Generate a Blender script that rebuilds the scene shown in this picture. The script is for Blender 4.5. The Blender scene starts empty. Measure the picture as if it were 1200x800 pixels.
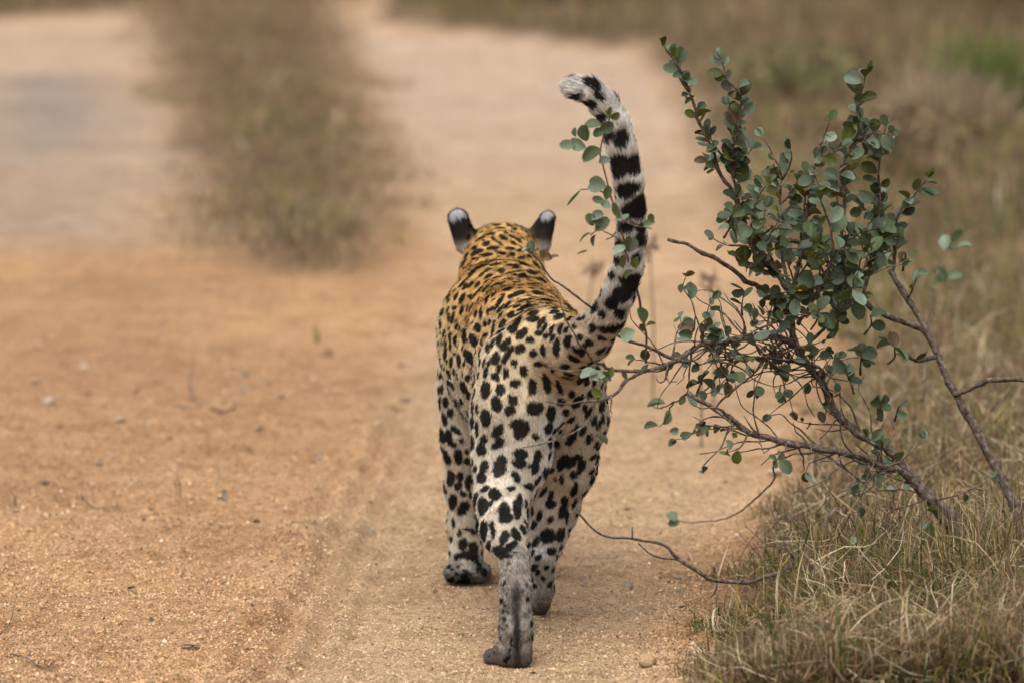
import bpy, math, random
import numpy as np
from mathutils import Vector, Matrix
from mathutils.bvhtree import BVHTree

random.seed(7)
RNG = np.random.default_rng(7)
R = math.radians
scene = bpy.context.scene
COL = scene.collection

# ------------------------------------------------------------------ camera, sky, sun, exposure
CAM_H, F_PX = 1.7, 5400.0                 # camera height (m), focal length in px of a 1200 px wide picture
PITCH = math.atan(690.0 / F_PX)
cam_d = bpy.data.cameras.new('camera'); cam = bpy.data.objects.new('camera', cam_d); COL.objects.link(cam)
cam.location = (0, 0, CAM_H); cam.rotation_euler = (R(90) - PITCH, 0, 0)
cam_d.sensor_width = 36.0; cam_d.lens = 36.0 * F_PX / 1200.0
cam_d.clip_end = 6000.0; cam_d.clip_start = 0.1
cam_d.dof.use_dof = True; cam_d.dof.focus_distance = 9.05; cam_d.dof.aperture_fstop = cam_d.lens / 1000.0 / 0.052
scene.camera = cam

SUN_EL, SUN_AZ = R(70), R(205)            # azimuth clockwise from +Y
w = bpy.data.worlds.new('World'); scene.world = w; w.use_nodes = True
nt = w.node_tree; bg = nt.nodes['Background']
sky = nt.nodes.new('ShaderNodeTexSky'); sky.sky_type = 'NISHITA'; sky.sun_disc = False
sky.sun_elevation = SUN_EL; sky.sun_rotation = SUN_AZ; sky.dust_density = 4.0; sky.air_density = 1.0
hs = nt.nodes.new('ShaderNodeHueSaturation'); hs.inputs['Saturation'].default_value = 0.22   # cloud-covered sky
nt.links.new(sky.outputs[0], hs.inputs['Color']); nt.links.new(hs.outputs[0], bg.inputs['Color'])
bg.inputs['Strength'].default_value = 0.15
sd = bpy.data.lights.new('sun', 'SUN'); sun = bpy.data.objects.new('sun', sd); COL.objects.link(sun)
sd.energy = 1.3; sd.angle = R(70); sd.color = (1.0, 0.955, 0.89)
sdir = Vector((math.sin(SUN_AZ) * math.cos(SUN_EL), math.cos(SUN_AZ) * math.cos(SUN_EL), math.sin(SUN_EL)))
sun.rotation_euler = sdir.to_track_quat('Z', 'Y').to_euler()
vs = scene.view_settings
vs.view_transform = 'Standard'; vs.look = 'None'; vs.gamma = 1.0; vs.use_curve_mapping = False; vs.exposure = 0.82
scene.cycles.use_denoising = True; scene.cycles.denoiser = 'OPENIMAGEDENOISE'; scene.cycles.denoising_input_passes = 'RGB_ALBEDO_NORMAL'; scene.cycles.denoising_prefilter = 'ACCURATE'
scene.cycles.max_bounces = 6; scene.cycles.diffuse_bounces = 3; scene.cycles.transparent_max_bounces = 4
scene.cycles.sample_clamp_indirect = 4.0

# ------------------------------------------------------------------ helpers
CP, SP = math.cos(PITCH), math.sin(PITCH)
def ray(px, py):
    a, b = (px - 600.0) / F_PX, (400.0 - py) / F_PX
    return np.array([a, CP + b * SP, -SP + b * CP])
def W(px, py, Y):                          # the point at world depth Y seen at a pixel
    d = ray(px, py); return np.array([0, 0, CAM_H]) + d * (Y / d[1])
def G(px, py, z=0.0):                      # the point of the ground seen at a pixel
    d = ray(px, py); return np.array([0, 0, CAM_H]) + d * ((z - CAM_H) / d[2])
def to_px(P):
    P = np.asarray(P, float); q = P - np.array([0, 0, CAM_H])
    z = q[..., 1] * CP - q[..., 2] * SP; u = q[..., 1] * SP + q[..., 2] * CP
    return 600 + F_PX * q[..., 0] / z, 400 - F_PX * u / z
def lin(r, g, b):
    c = np.array([r, g, b]) / 255.0
    return np.where(c <= 0.04045, c / 12.92, ((c + 0.055) / 1.055) ** 2.4)
def sstep(a, b, x):
    t = np.clip((x - a) / (b - a), 0, 1); return t * t * (3 - 2 * t)
def _hash(ix, iy, iz):
    n = (ix.astype(np.int64) * 374761393 + iy.astype(np.int64) * 668265263 + iz.astype(np.int64) * 2147483647) & 0xffffffff
    n = ((n ^ (n >> 13)) * 1274126177) & 0xffffffff
    n = ((n ^ (n >> 16)) * 2246822519) & 0xffffffff
    return ((n ^ (n >> 15)) & 0xffffff).astype(np.float64) / 0xffffff
def vnoise(P, s=1.0, seed=0):              # value noise, 0..1
    P = np.asarray(P, float) * s + seed * 17.31
    i = np.floor(P); f = P - i; f = f * f * (3 - 2 * f); i = i.astype(np.int64)
    out = 0
    for dx in (0, 1):
        for dy in (0, 1):
            for dz in (0, 1):
                wgt = (f[..., 0] if dx else 1 - f[..., 0]) * (f[..., 1] if dy else 1 - f[..., 1]) * (f[..., 2] if dz else 1 - f[..., 2])
                out = out + wgt * _hash(i[..., 0] + dx, i[..., 1] + dy, i[..., 2] + dz)
    return out
def vn2(x, y, s=1.0, seed=0):
    return vnoise(np.stack([x, y, np.zeros_like(x)], -1), s, seed)

def mesh_np(name, V, faces, n=3, smooth=False, col=None):
    me = bpy.data.meshes.new(name); V = np.asarray(V, np.float32).reshape(-1, 3); F = np.asarray(faces, np.int32).reshape(-1, n)
    me.vertices.add(len(V)); me.vertices.foreach_set('co', V.ravel())
    me.loops.add(F.size); me.loops.foreach_set('vertex_index', F.ravel())
    me.polygons.add(len(F)); me.polygons.foreach_set('loop_start', np.arange(0, F.size, n, dtype=np.int32))
    try: me.polygons.foreach_set('loop_total', np.full(len(F), n, np.int32))
    except Exception: pass
    me.update(calc_edges=True); me.validate()
    if smooth: me.polygons.foreach_set('use_smooth', np.ones(len(me.polygons), bool))
    if col is not None:
        a = me.color_attributes.new('col', 'FLOAT_COLOR', 'POINT'); c = np.ones((len(V), 4), np.float32); c[:, :3] = col
        a.data.foreach_set('color', c.ravel())
    return me
def obj(name, data, mat=None, parent=None, label=None, cat=None, group=None, kind=None):
    o = bpy.data.objects.new(name, data); COL.objects.link(o)
    if mat is not None:
        if not o.data.materials: o.data.materials.append(mat)
    if parent is not None: o.parent = parent
    if label: o['label'] = label
    if cat: o['category'] = cat
    if group: o['group'] = group
    if kind: o['kind'] = kind
    return o
def empty(name, loc, label, cat, group=None):
    o = bpy.data.objects.new(name, None); COL.objects.link(o); o.location = loc; o.empty_display_size = 0.05
    o['label'] = label; o['category'] = cat
    if group: o['group'] = group
    return o
def put(o, parent):                        # parent a piece whose mesh is in world coordinates
    o.parent = parent; o.matrix_parent_inverse = Matrix.Translation(-Vector(parent.location))
    return o

def new_mat(name):
    m = bpy.data.materials.new(name); m.use_nodes = True
    t = m.node_tree; b = t.nodes['Principled BSDF']; b.inputs['Specular IOR Level'].default_value = 0.25
    return m, t, b
def attr_col(t):
    a = t.nodes.new('ShaderNodeAttribute'); a.attribute_name = 'col'; return a.outputs['Color']
def mixc(t, kind, fac, a, b):
    m = t.nodes.new('ShaderNodeMix'); m.data_type = 'RGBA'; m.blend_type = kind
    for sock, v in ((m.inputs[0], fac), (m.inputs[6], a), (m.inputs[7], b)):
        if hasattr(v, 'is_output'): t.links.new(v, sock)
        elif isinstance(v, (int, float)): sock.default_value = v
        else: sock.default_value = (*v, 1)
    return m.outputs[2]
def noise(t, scale, detail=4, rough=0.6, coord='Object'):
    tc = t.nodes.new('ShaderNodeTexCoord'); n = t.nodes.new('ShaderNodeTexNoise')
    n.inputs['Scale'].default_value = scale; n.inputs['Detail'].default_value = detail; n.inputs['Roughness'].default_value = rough
    t.links.new(tc.outputs[coord], n.inputs['Vector']); return n.outputs['Fac']
def ramp(t, fac, stops):
    r = t.nodes.new('ShaderNodeValToRGB'); e = r.color_ramp.elements
    while len(e) < len(stops): e.new(0.5)
    for k, (p, c) in enumerate(stops): e[k].position = p; e[k].color = (*c, 1) if len(c) == 3 else c
    t.links.new(fac, r.inputs[0]); return r.outputs[0]
def bump(t, b, height, strength, dist):
    n = t.nodes.new('ShaderNodeBump'); n.inputs['Strength'].default_value = strength; n.inputs['Distance'].default_value = dist
    t.links.new(height, n.inputs['Height']); t.links.new(n.outputs[0], b.inputs['Normal'])

# ------------------------------------------------------------------ ground
ALB = 0.78                                 # photo tone -> base colour
def poly_mask(x, y, pts):                  # signed: inside > 0, distance in metres (rough)
    pts = np.asarray(pts, float); n = len(pts); ins = np.zeros(x.shape, bool); dist = np.full(x.shape, 1e9)
    for i in range(n):
        a, b = pts[i], pts[(i + 1) % n]
        c = ((a[1] > y) != (b[1] > y)); s = (b[0] - a[0]) * (y - a[1]) / (b[1] - a[1] + 1e-12) + a[0]
        ins ^= c & (x < s)
        ab = b - a; t = np.clip(((x - a[0]) * ab[0] + (y - a[1]) * ab[1]) / (ab @ ab + 1e-12), 0, 1)
        dist = np.minimum(dist, np.hypot(x - a[0] - t * ab[0], y - a[1] - t * ab[1]))
    return np.where(ins, dist, -dist)
def gpoly(pix): return [tuple(G(*p)[:2]) for p in pix]
MEDIAN = gpoly([(262, 312), (228, 285), (215, 240), (196, 170), (178, 90), (165, 35), (150, 8)]) + [(-3.0, 40), (-1.0, 40)] + \
         gpoly([(402, 10), (418, 45), (440, 110), (462, 190), (475, 250), (470, 295), (430, 322), (350, 328)])
VERGE = gpoly([(818, 860), (815, 800), (838, 720), (868, 655), (905, 600), (950, 540), (985, 480), (985, 420), (935, 345), (868, 285), (830, 225), (805, 150), (775, 90), (735, 62), (600, 44), (430, 30)]) + \
        [(-1.0, 40), (-1.0, 300), (300, 300), (300, 7), (0.6, 7)]
FAR_LEFT = gpoly([(-500, 30), (0, 22), (165, 16)]) + [(-3.0, 60), (-300, 60), (-300, 31)]
TRACK = gpoly([(240, 860), (280, 790), (380, 620), (450, 480), (490, 380), (500, 330), (480, 250), (450, 130), (410, 40), (600, 46), (735, 64), (775, 92), (805, 152), (832, 228), (868, 288), (930, 350), (965, 420), (960, 480), (920, 545), (860, 605), (800, 680), (790, 760), (800, 860)])
LTRACK = gpoly([(-700, 310), (-50, 302), (150, 300), (235, 290), (215, 240), (196, 170), (178, 90), (165, 30), (0, 30), (-700, 40)])
GREY = gpoly([(-30, 195), (60, 192), (115, 175), (150, 150), (158, 120), (130, 95), (60, 85), (-30, 90)])

def gz(x, y):
    x = np.asarray(x, float); y = np.asarray(y, float)
    near = np.clip((45 - y) / 20, 0, 1) * np.clip((12 - np.abs(x)) / 6, 0, 1)
    tr = sstep(-0.12, 0.22, poly_mask(x, y, TRACK)); ve = sstep(-0.15, 0.35, poly_mask(x, y, VERGE))
    z = -0.012 * tr + 0.045 * ve + 0.03 * sstep(-0.1, 0.6, poly_mask(x, y, MEDIAN))
    z += (vn2(x, y, 2.3, 1) - 0.5) * 0.03 * (1 - 0.75 * tr) + (vn2(x, y, 9, 2) - 0.5) * 0.022 * (1 - 0.75 * tr) + np.maximum(0, vn2(x, y, 19, 15) - 0.62) * 0.05 * (1 - tr)
    u = x - (-0.33 + (y - 8.5) * -0.02)    # tyre-pressed ridges along the track's edge
    z += 0.0035 * sstep(10.6, 9.4, y) * np.exp(-(u / 0.13) ** 2) * np.sin((u + 0.03 * vn2(x, y, 3, 9)) * 70) * (0.4 + vn2(x, y, 4, 5))
    z += (vn2(x, y, 30, 3) - 0.5) * 0.010 + (vn2(x, y, 75, 4) - 0.5) * 0.0035
    dt = poly_mask(x, y, TRACK); lf = sstep(0.1, -0.1, x) * sstep(13.0, 11.0, y)
    z += lf * (0.03 * np.exp(-((dt + 0.03 + 0.05 * (vn2(x, y, 4, 12) - 0.5)) / 0.05) ** 2) * vn2(x, y, 5, 13) + 0.011 * np.exp(-((dt - 0.06) / 0.12) ** 2) * np.sin((dt + 0.02 * vn2(x, y, 5, 14)) * 95))
    z += 0.0022 * tr * sstep(11.5, 10.3, y) * np.sin(y * 190 + 9 * vn2(x, y, 6, 8) + x * 14) * vn2(x, y, 3.1, 10)
    z += 0.01 * (vn2(x * 0.6, y * 2.2, 5, 6) - 0.5)
    return z * near
def axis(fine0, fine1, step, lo, hi, growth):
    a = list(np.arange(fine0, fine1, step)); s = step; v = fine0
    low = []
    while v > lo: s *= growth; v -= s; low.append(v)
    s = step; v = a[-1]; high = []
    while v < hi: s *= growth; v += s; high.append(v)
    return np.array(low[::-1] + a + high)
gx = axis(-1.35, 1.45, 0.011, -2500, 2500, 1.16)
gy = axis(8.25, 10.9, 0.0085, -2500, 3500, 1.035)
X, Y_ = np.meshgrid(gx, gy, indexing='ij'); Z = gz(X, Y_)
nx, ny = X.shape; idx = np.arange(nx * ny).reshape(nx, ny)
quads = np.stack([idx[:-1, :-1], idx[1:, :-1], idx[1:, 1:], idx[:-1, 1:]], -1).reshape(-1, 4)
def soil_colour(X, Y_):
    tr = sstep(-0.10, 0.16, poly_mask(X, Y_, TRACK) + (vn2(X, Y_, 3, 21) - 0.5) * 0.25)
    lt = sstep(-0.25, 0.35, poly_mask(X, Y_, LTRACK) + (vn2(X, Y_, 2, 22) - 0.5) * 0.5)
    ve = sstep(-0.1, 0.2, poly_mask(X, Y_, VERGE)); me_ = sstep(-0.15, 0.35, poly_mask(X, Y_, MEDIAN)); fl = sstep(-0.3, 0.6, poly_mask(X, Y_, FAR_LEFT))
    gr = sstep(-0.35, 0.6, poly_mask(X, Y_, GREY))
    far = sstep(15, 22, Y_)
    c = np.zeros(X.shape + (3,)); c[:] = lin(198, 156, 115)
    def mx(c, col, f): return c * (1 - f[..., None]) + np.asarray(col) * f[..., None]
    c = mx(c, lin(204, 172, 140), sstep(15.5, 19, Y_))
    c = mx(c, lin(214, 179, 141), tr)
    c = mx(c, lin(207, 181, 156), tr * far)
    c = mx(c, lin(194, 169, 144), lt * sstep(14.8, 17, Y_))
    c = mx(c, lin(152, 140, 131), gr * 0.9)
    c = mx(c, lin(108, 90, 66), ve * sstep(-0.2, 0.6, vn2(X, Y_, 3, 25)) )
    c = mx(c, lin(120, 98, 74), me_); c = mx(c, lin(112, 95, 70), fl)
    v = 0.86 + 0.28 * vn2(X, Y_, 1.7, 26) * (1 - 0.4 * tr); c = c * v[..., None]
    return c * ALB
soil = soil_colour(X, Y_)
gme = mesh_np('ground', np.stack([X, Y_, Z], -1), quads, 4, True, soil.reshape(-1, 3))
m_soil, t, b = new_mat('sandy_soil')
cc = attr_col(t)
n1 = noise(t, 250, 3, 0.75); n2 = noise(t, 60, 4, 0.6); n3 = noise(t, 7, 5, 0.6)
cc = mixc(t, 'MULTIPLY', 1.0, cc, ramp(t, n1, [(0.36, (0.26, 0.21, 0.18)), (0.44, (1.03, 1.03, 1.03)), (0.72, (1.4, 1.39, 1.37))]))  # dark end paints the shade in pits between grains into the soil colour
cc = mixc(t, 'MULTIPLY', 1.0, cc, ramp(t, n2, [(0.34, (0.66, 0.61, 0.57)), (0.5, (1.0, 1.0, 1.0)), (0.66, (1.10, 1.10, 1.10))]))
cc = mixc(t, 'MULTIPLY', 1.0, cc, ramp(t, n3, [(0.34, (0.80, 0.76, 0.72)), (0.62, (1.08, 1.08, 1.08))]))
t.links.new(cc, b.inputs['Base Color']); b.inputs['Roughness'].default_value = 0.95; b.inputs['Specular IOR Level'].default_value = 0.1
nbm = noise(t, 120, 5, 0.8); bump(t, b, nbm, 1.0, 0.014)
obj('ground', gme, m_soil, kind='structure')

# ------------------------------------------------------------------ sand grains lying loose on the ground
def grains(name, pts, size, cols, label, flat=0.7):
    base = np.array([[1, 0, -0.5], [-1, 0, -0.5], [0, 1, -0.5], [0, -1, -0.5], [0, 0, 1.0]], float)
    fb = np.array([[0, 2, 4], [2, 1, 4], [1, 3, 4], [3, 0, 4]])
    n = len(pts); a = RNG.uniform(0, 6.28, n)
    V = base[None] * (size[:, None, None] * RNG.uniform(0.6, 1.35, (n, 5, 1))); V[..., 2] *= flat
    ca, sa = np.cos(a)[:, None], np.sin(a)[:, None]
    V = np.stack([V[..., 0] * ca - V[..., 1] * sa, V[..., 0] * sa + V[..., 1] * ca, V[..., 2]], -1) + pts[:, None]
    Fc = fb[None] + (np.arange(n) * 5)[:, None, None]
    return mesh_np(name, V, Fc, 3, False, np.repeat(cols, 5, 0))
NG = 380000
yy = 8.2 + (RNG.random(NG) ** 1.7) * 5.5; xx = (RNG.random(NG) - 0.5) * 2 * (0.135 * yy)
keep = poly_mask(xx, yy, VERGE) < 0.12
dens = np.where(poly_mask(xx, yy, TRACK) > 0.05, 0.55, 1.0) * (0.35 + 0.7 * vn2(xx, yy, 2.5, 31))
keep &= RNG.random(NG) < dens; xx, yy = xx[keep], yy[keep]; n = len(xx)
rough_ = 1 - sstep(-0.05, 0.12, poly_mask(xx, yy, TRACK)); gs = (0.0010 + 0.0022 * RNG.random(n) ** 3) * (1 + 0.2 * rough_) + 0.005 * (RNG.random(n) > 0.995 - 0.006 * rough_) * RNG.random(n)
gc = soil_colour(xx, yy) * np.where(RNG.random((n, 1)) < 0.28, RNG.uniform(0.18, 0.55, (n, 1)), RNG.uniform(0.7, 1.15, (n, 1))) * np.where(RNG.random((n, 1)) > 0.94, np.array([[0.9, 1.05, 1.25]]), 1.0)  # some grains coloured dark to stand for the small shadows grains cast
m_col, t, b = new_mat('loose_grain'); t.links.new(attr_col(t), b.inputs['Base Color']); b.inputs['Roughness'].default_value = 0.9
obj('gravel', grains('gravel', np.stack([xx, yy, gz(xx, yy) + gs * 0.35], -1), gs, gc, ''), m_col,
    label='loose orange sand grains strewn over the dirt track', cat='gravel', kind='stuff')

# ------------------------------------------------------------------ leopard: one continuous body grown from a distance field
def pxr(r, Y): return r * Y / F_PX
PR = []                                    # primitives
def cone(a, b, k=0.03, col='body', fur=0.013, squash=None, op='add', flow=None):
    A, B = W(*a[:3]), W(*b[:3])
    PR.append(dict(A=A, B=B, ra=pxr(a[3], a[2]), rb=pxr(b[3], b[2]), k=k, col=col, fur=fur, sq=squash, op=op, flow=(B - A) if flow is None else np.array(flow, float)))
def chain(pts, **kw):
    for a, b in zip(pts[:-1], pts[1:]): cone(a, b, **kw)
BK = (0, -1, 0.0)                          # hair on the trunk runs back to the tail
# trunk
chain([(588, 425, 9.50, 58), (606, 440, 9.20, 60), (632, 446, 8.92, 56)], k=0.05, fur=0.010, flow=(0.03, -1, -0.25))
chain([(590, 392, 9.46, 64), (606, 414, 9.20, 60), (634, 432, 8.93, 55)], k=0.05, fur=0.0095, flow=(0.05, -1, -0.121))
chain([(590, 358, 9.48, 42), (612, 384, 9.18, 38), (645, 405, 8.88, 36), (668, 410, 8.78, 30)], k=0.05, fur=0.0085, flow=(0.08, -1, -0.05))
cone((588, 460, 9.46, 48), (588, 455, 9.25, 50), k=0.05, fur=0.016, flow=(0, -1, -0.3))       # brisket and belly
chain([(622, 386, 9.47, 46), (638, 405, 9.22, 44), (655, 422, 8.97, 38)], k=0.05, fur=0.0095, flow=(0.05, -1, -0.15))
chain([(560, 378, 9.48, 40), (556, 430, 9.30, 36)], k=0.05, fur=0.0095, flow=(0.0, -1, -0.3))
# neck, head
cone((590, 368, 9.50, 58), (588, 322, 9.68, 47), k=0.05, fur=0.0085, flow=(0, -0.9, -0.45))
cone((588, 322, 9.68, 46), (588, 302, 9.76, 40), k=0.03, fur=0.005, flow=(0, -1, -0.3))
cone((580, 300, 9.77, 36), (598, 300, 9.77, 36), k=0.02, fur=0.0045, flow=(0, -1, -0.1))
cone((588, 312, 9.86, 26), (588, 318, 9.93, 20), k=0.02, fur=0.004, flow=(0, -1, -0.1))
cone((577, 322, 9.93, 12), (577, 322, 9.935, 12), k=0.012, fur=0.004, flow=(0, -1, 0.0)); cone((599, 322, 9.93, 12), (599, 322, 9.935, 12), k=0.012, fur=0.004, flow=(0, -1, 0))
cone((588, 330, 9.90, 13), (588, 332, 9.93, 11), k=0.012, fur=0.004, flow=(0, -1, -0.2))
cone((562, 318, 9.80, 20), (566, 322, 9.86, 14), k=0.02, fur=0.012, flow=(-0.3, -1, -0.3)); cone((614, 318, 9.80, 20), (610, 322, 9.86, 14), k=0.02, fur=0.012, flow=(0.3, -1, -0.3))
# ears
cone((541, 290, 9.755, 8), (536.5, 256, 9.77, 13), k=0.008, col='ear', fur=0.004, squash=1.7); cone((551, 272, 9.765, 7), (539, 257, 9.77, 11), k=0.006, col='ear', fur=0.004, squash=1.7)
cone((638, 290, 9.755, 8), (642, 255.5, 9.77, 10), k=0.008, col='ear', fur=0.004, squash=1.6); cone((625, 273, 9.765, 7), (639, 258, 9.77, 9), k=0.006, col='ear', fur=0.004, squash=1.6)
cone((540, 282, 9.80, 4), (536.5, 258, 9.795, 8), k=0.004, op='sub', squash=1.2); cone((638, 282, 9.80, 4), (641, 258, 9.795, 6), k=0.004, op='sub', squash=1.2)
# fore legs
chain([(556, 392, 9.46, 40), (549, 455, 9.42, 34), (548, 515, 9.42, 29), (545, 570, 9.43, 21.5), (544, 615, 9.44, 17), (546, 645, 9.44, 16.5), (547, 664, 9.43, 17)], k=0.025, col='leg', fur=0.008)
cone((531, 672, 9.40, 11), (532, 670, 9.50, 11), k=0.007, col='foot', fur=0.010); cone((548, 670, 9.41, 14), (548, 668, 9.52, 12), k=0.010, col='foot', fur=0.010)
cone((564, 672, 9.40, 11), (564, 670, 9.50, 11), k=0.007, col='foot', fur=0.010)
chain([(630, 395, 9.50, 42), (632, 460, 9.48, 34), (630, 520, 9.44, 28), (626, 570, 9.50, 20), (620, 615, 9.56, 15), (617, 640, 9.60, 14)], k=0.025, col='leg', fur=0.008)
cone((617, 648, 9.60, 15), (617, 647, 9.69, 14), k=0.012, col='foot', fur=0.010)
# hind leg that trails
chain([(603, 432, 8.90, 43), (602, 485, 8.88, 47), (599, 535, 8.87, 43), (588, 585, 8.80, 29), (590, 622, 8.72, 23), (601, 652, 8.64, 15.5)], k=0.03, col='leg', fur=0.009)
cone((600, 470, 8.98, 40), (590, 535, 9.03, 32), k=0.04, col='leg', fur=0.009)
chain([(603, 652, 8.625, 15.5), (604, 690, 8.600, 18), (605, 735, 8.580, 19), (604, 758, 8.58, 19)], k=0.012, col='shank', fur=0.008)
cone((594, 766, 8.585, 17), (592, 765, 8.67, 15), k=0.010, col='shank', fur=0.006)
cone((578, 772, 8.60, 11.5), (576, 770, 8.68, 11), k=0.007, col='foot', fur=0.010); cone((609, 769, 8.575, 15), (609, 768, 8.67, 13), k=0.010, col='shank', fur=0.008)
# hind leg that is set forward
chain([(672, 440, 8.95, 37), (675, 490, 8.97, 34), (664, 545, 9.02, 32), (650, 598, 9.06, 23.5), (640, 632, 9.04, 18), (635.5, 657, 9.01, 14)], k=0.03, col='leg', fur=0.010)
chain([(635.5, 657, 9.01, 14), (636, 690, 9.03, 12.5), (634, 706, 9.05, 12)], k=0.012, col='shank', fur=0.006)
cone((631, 713, 9.07, 11.5), (629, 711, 9.16, 12), k=0.010, col='foot', fur=0.010); cone((620, 713, 9.09, 11), (618, 711, 9.17, 12), k=0.010, col='foot', fur=0.010)
# tail
TAIL = [(664, 412, 8.80, 27), (690, 396, 8.73, 24), (710, 374, 8.69, 19), (724, 347, 8.67, 16.5), (735, 315, 8.66, 15), (740, 280, 8.65, 14), (739.5, 245, 8.645, 14), (736, 212, 8.64, 14.5),
        (730, 178, 8.64, 14.5), (722, 148, 8.64, 14), (709, 124, 8.64, 13.5), (693, 108, 8.64, 13), (676, 103, 8.64, 11), (668, 103, 8.64, 8)]
TAIL = [(a, b_, c, r_ + 0.6) for a, b_, c, r_ in TAIL]
chain(TAIL[:3], k=0.02, col='tail', fur=0.010); chain(TAIL[2:], k=0.008, col='tail', fur=0.014)

def pdist(p, P):
    A, B = p['A'], p['B']; Q = P
    if p['sq']: Q = P.copy(); mid = (A[1] + B[1]) / 2; Q[..., 1] = mid + (Q[..., 1] - mid) * p['sq']
    ab = B - A; L = ab @ ab + 1e-12
    tt = np.clip(((Q - A) @ ab) / L, 0, 1)
    d = np.sqrt(((Q - A - tt[..., None] * ab) ** 2).sum(-1)) - (p['ra'] + tt * (p['rb'] - p['ra']))
    return d
H = 0.0048
allp = np.array([q for p in PR for q in (p['A'], p['B'])]); rmax = 0.14
lo = allp.min(0) - rmax; hi = allp.max(0) + rmax; lo[2] = -0.03
dims = np.ceil((hi - lo) / H).astype(int)
D = np.full(dims, 0.3, np.float32)
axs = [lo[i] + H * np.arange(dims[i]) for i in range(3)]
for p in PR:
    m = max(p['ra'], p['rb']) + p['k'] + 0.015
    s = [slice(max(0, int((min(p['A'][i], p['B'][i]) - m - lo[i]) / H)), min(dims[i], int((max(p['A'][i], p['B'][i]) + m - lo[i]) / H) + 2)) for i in range(3)]
    g = np.stack(np.meshgrid(*[axs[i][s[i]] for i in range(3)], indexing='ij'), -1)
    d = pdist(p, g); D0 = D[s[0], s[1], s[2]]; k = p['k']
    if p['op'] == 'sub':
        h = np.clip(0.5 - 0.5 * (D0 + d) / k, 0, 1); D[s[0], s[1], s[2]] = D0 * (1 - h) - d * h + k * h * (1 - h)
    else:
        h = np.clip(0.5 + 0.5 * (d - D0) / k, 0, 1); D[s[0], s[1], s[2]] = d * (1 - h) + D0 * h - k * h * (1 - h)
gzx = gz(np.repeat(axs[0][:, None], dims[1], 1), np.repeat(axs[1][None], dims[0], 0))
floor_cut = (gzx[:, :, None] - axs[2][None, None, :]).astype(np.float32)       # soles rest flat on the sand
D = np.maximum(D, floor_cut)
def surface_nets(D, lo, h):
    ins = D < 0
    c = sum(ins[i:D.shape[0] - 1 + i, j:D.shape[1] - 1 + j, k:D.shape[2] - 1 + k].astype(np.int8) for i in (0, 1) for j in (0, 1) for k in (0, 1))
    act = np.argwhere((c > 0) & (c < 8)); ii, jj, kk = act.T
    acc = np.zeros((len(act), 3)); cnt = np.zeros(len(act))
    for ax in range(3):
        for u in (0, 1):
            for v in (0, 1):
                o0 = [0, 0, 0]; o0[(ax + 1) % 3] = u; o0[(ax + 2) % 3] = v; o1 = list(o0); o1[ax] = 1
                d0 = D[ii + o0[0], jj + o0[1], kk + o0[2]]; d1 = D[ii + o1[0], jj + o1[1], kk + o1[2]]
                x = (d0 < 0) != (d1 < 0); tt = np.where(x, d0 / (d0 - d1 + 1e-20), 0)
                acc += np.where(x[:, None], np.array(o0) + tt[:, None] * (np.array(o1) - np.array(o0)), 0); cnt += x
    V = lo + h * (act + acc / cnt[:, None])
    im = np.full([n - 1 for n in D.shape], -1, np.int32); im[ii, jj, kk] = np.arange(len(act))
    Q = []
    for ax in range(3):
        a1, a2 = (ax + 1) % 3, (ax + 2) % 3
        s0 = [slice(None)] * 3; s1 = [slice(None)] * 3; s0[ax] = slice(0, -1); s1[ax] = slice(1, None)
        e = np.argwhere(ins[tuple(s0)] != ins[tuple(s1)]); e = e[(e[:, a1] > 0) & (e[:, a2] > 0) & (e[:, a1] < D.shape[a1] - 1) & (e[:, a2] < D.shape[a2] - 1)]
        sg = ins[e[:, 0], e[:, 1], e[:, 2]]
        def cell(da, db):
            q = e.copy(); q[:, a1] -= da; q[:, a2] -= db; return im[q[:, 0], q[:, 1], q[:, 2]]
        q = np.stack([cell(1, 1), cell(0, 1), cell(0, 0), cell(1, 0)], -1)
        q[~sg] = q[~sg][:, ::-1]; Q.append(q)
    return V, np.concatenate(Q)
BV, BQ = surface_nets(D, lo, H)
del D, floor_cut
for _ in range(3):                         # relax
    s = np.zeros_like(BV); c = np.zeros(len(BV))
    for a, b_ in ((0, 1), (1, 2), (2, 3), (3, 0)):
        np.add.at(s, BQ[:, a], BV[BQ[:, b_]]); np.add.at(s, BQ[:, b_], BV[BQ[:, a]]); np.add.at(c, BQ[:, a], 1); np.add.at(c, BQ[:, b_], 1)
    BV = 0.5 * BV + 0.5 * s / c[:, None]
fn = np.cross(BV[BQ[:, 2]] - BV[BQ[:, 0]], BV[BQ[:, 3]] - BV[BQ[:, 1]])
BN = np.zeros_like(BV)
for a in range(4): np.add.at(BN, BQ[:, a], fn)
BN /= np.linalg.norm(BN, axis=1)[:, None] + 1e-12
bvh = BVHTree.FromPolygons([tuple(v) for v in BV], [tuple(int(i) for i in q) for q in BQ])

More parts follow.
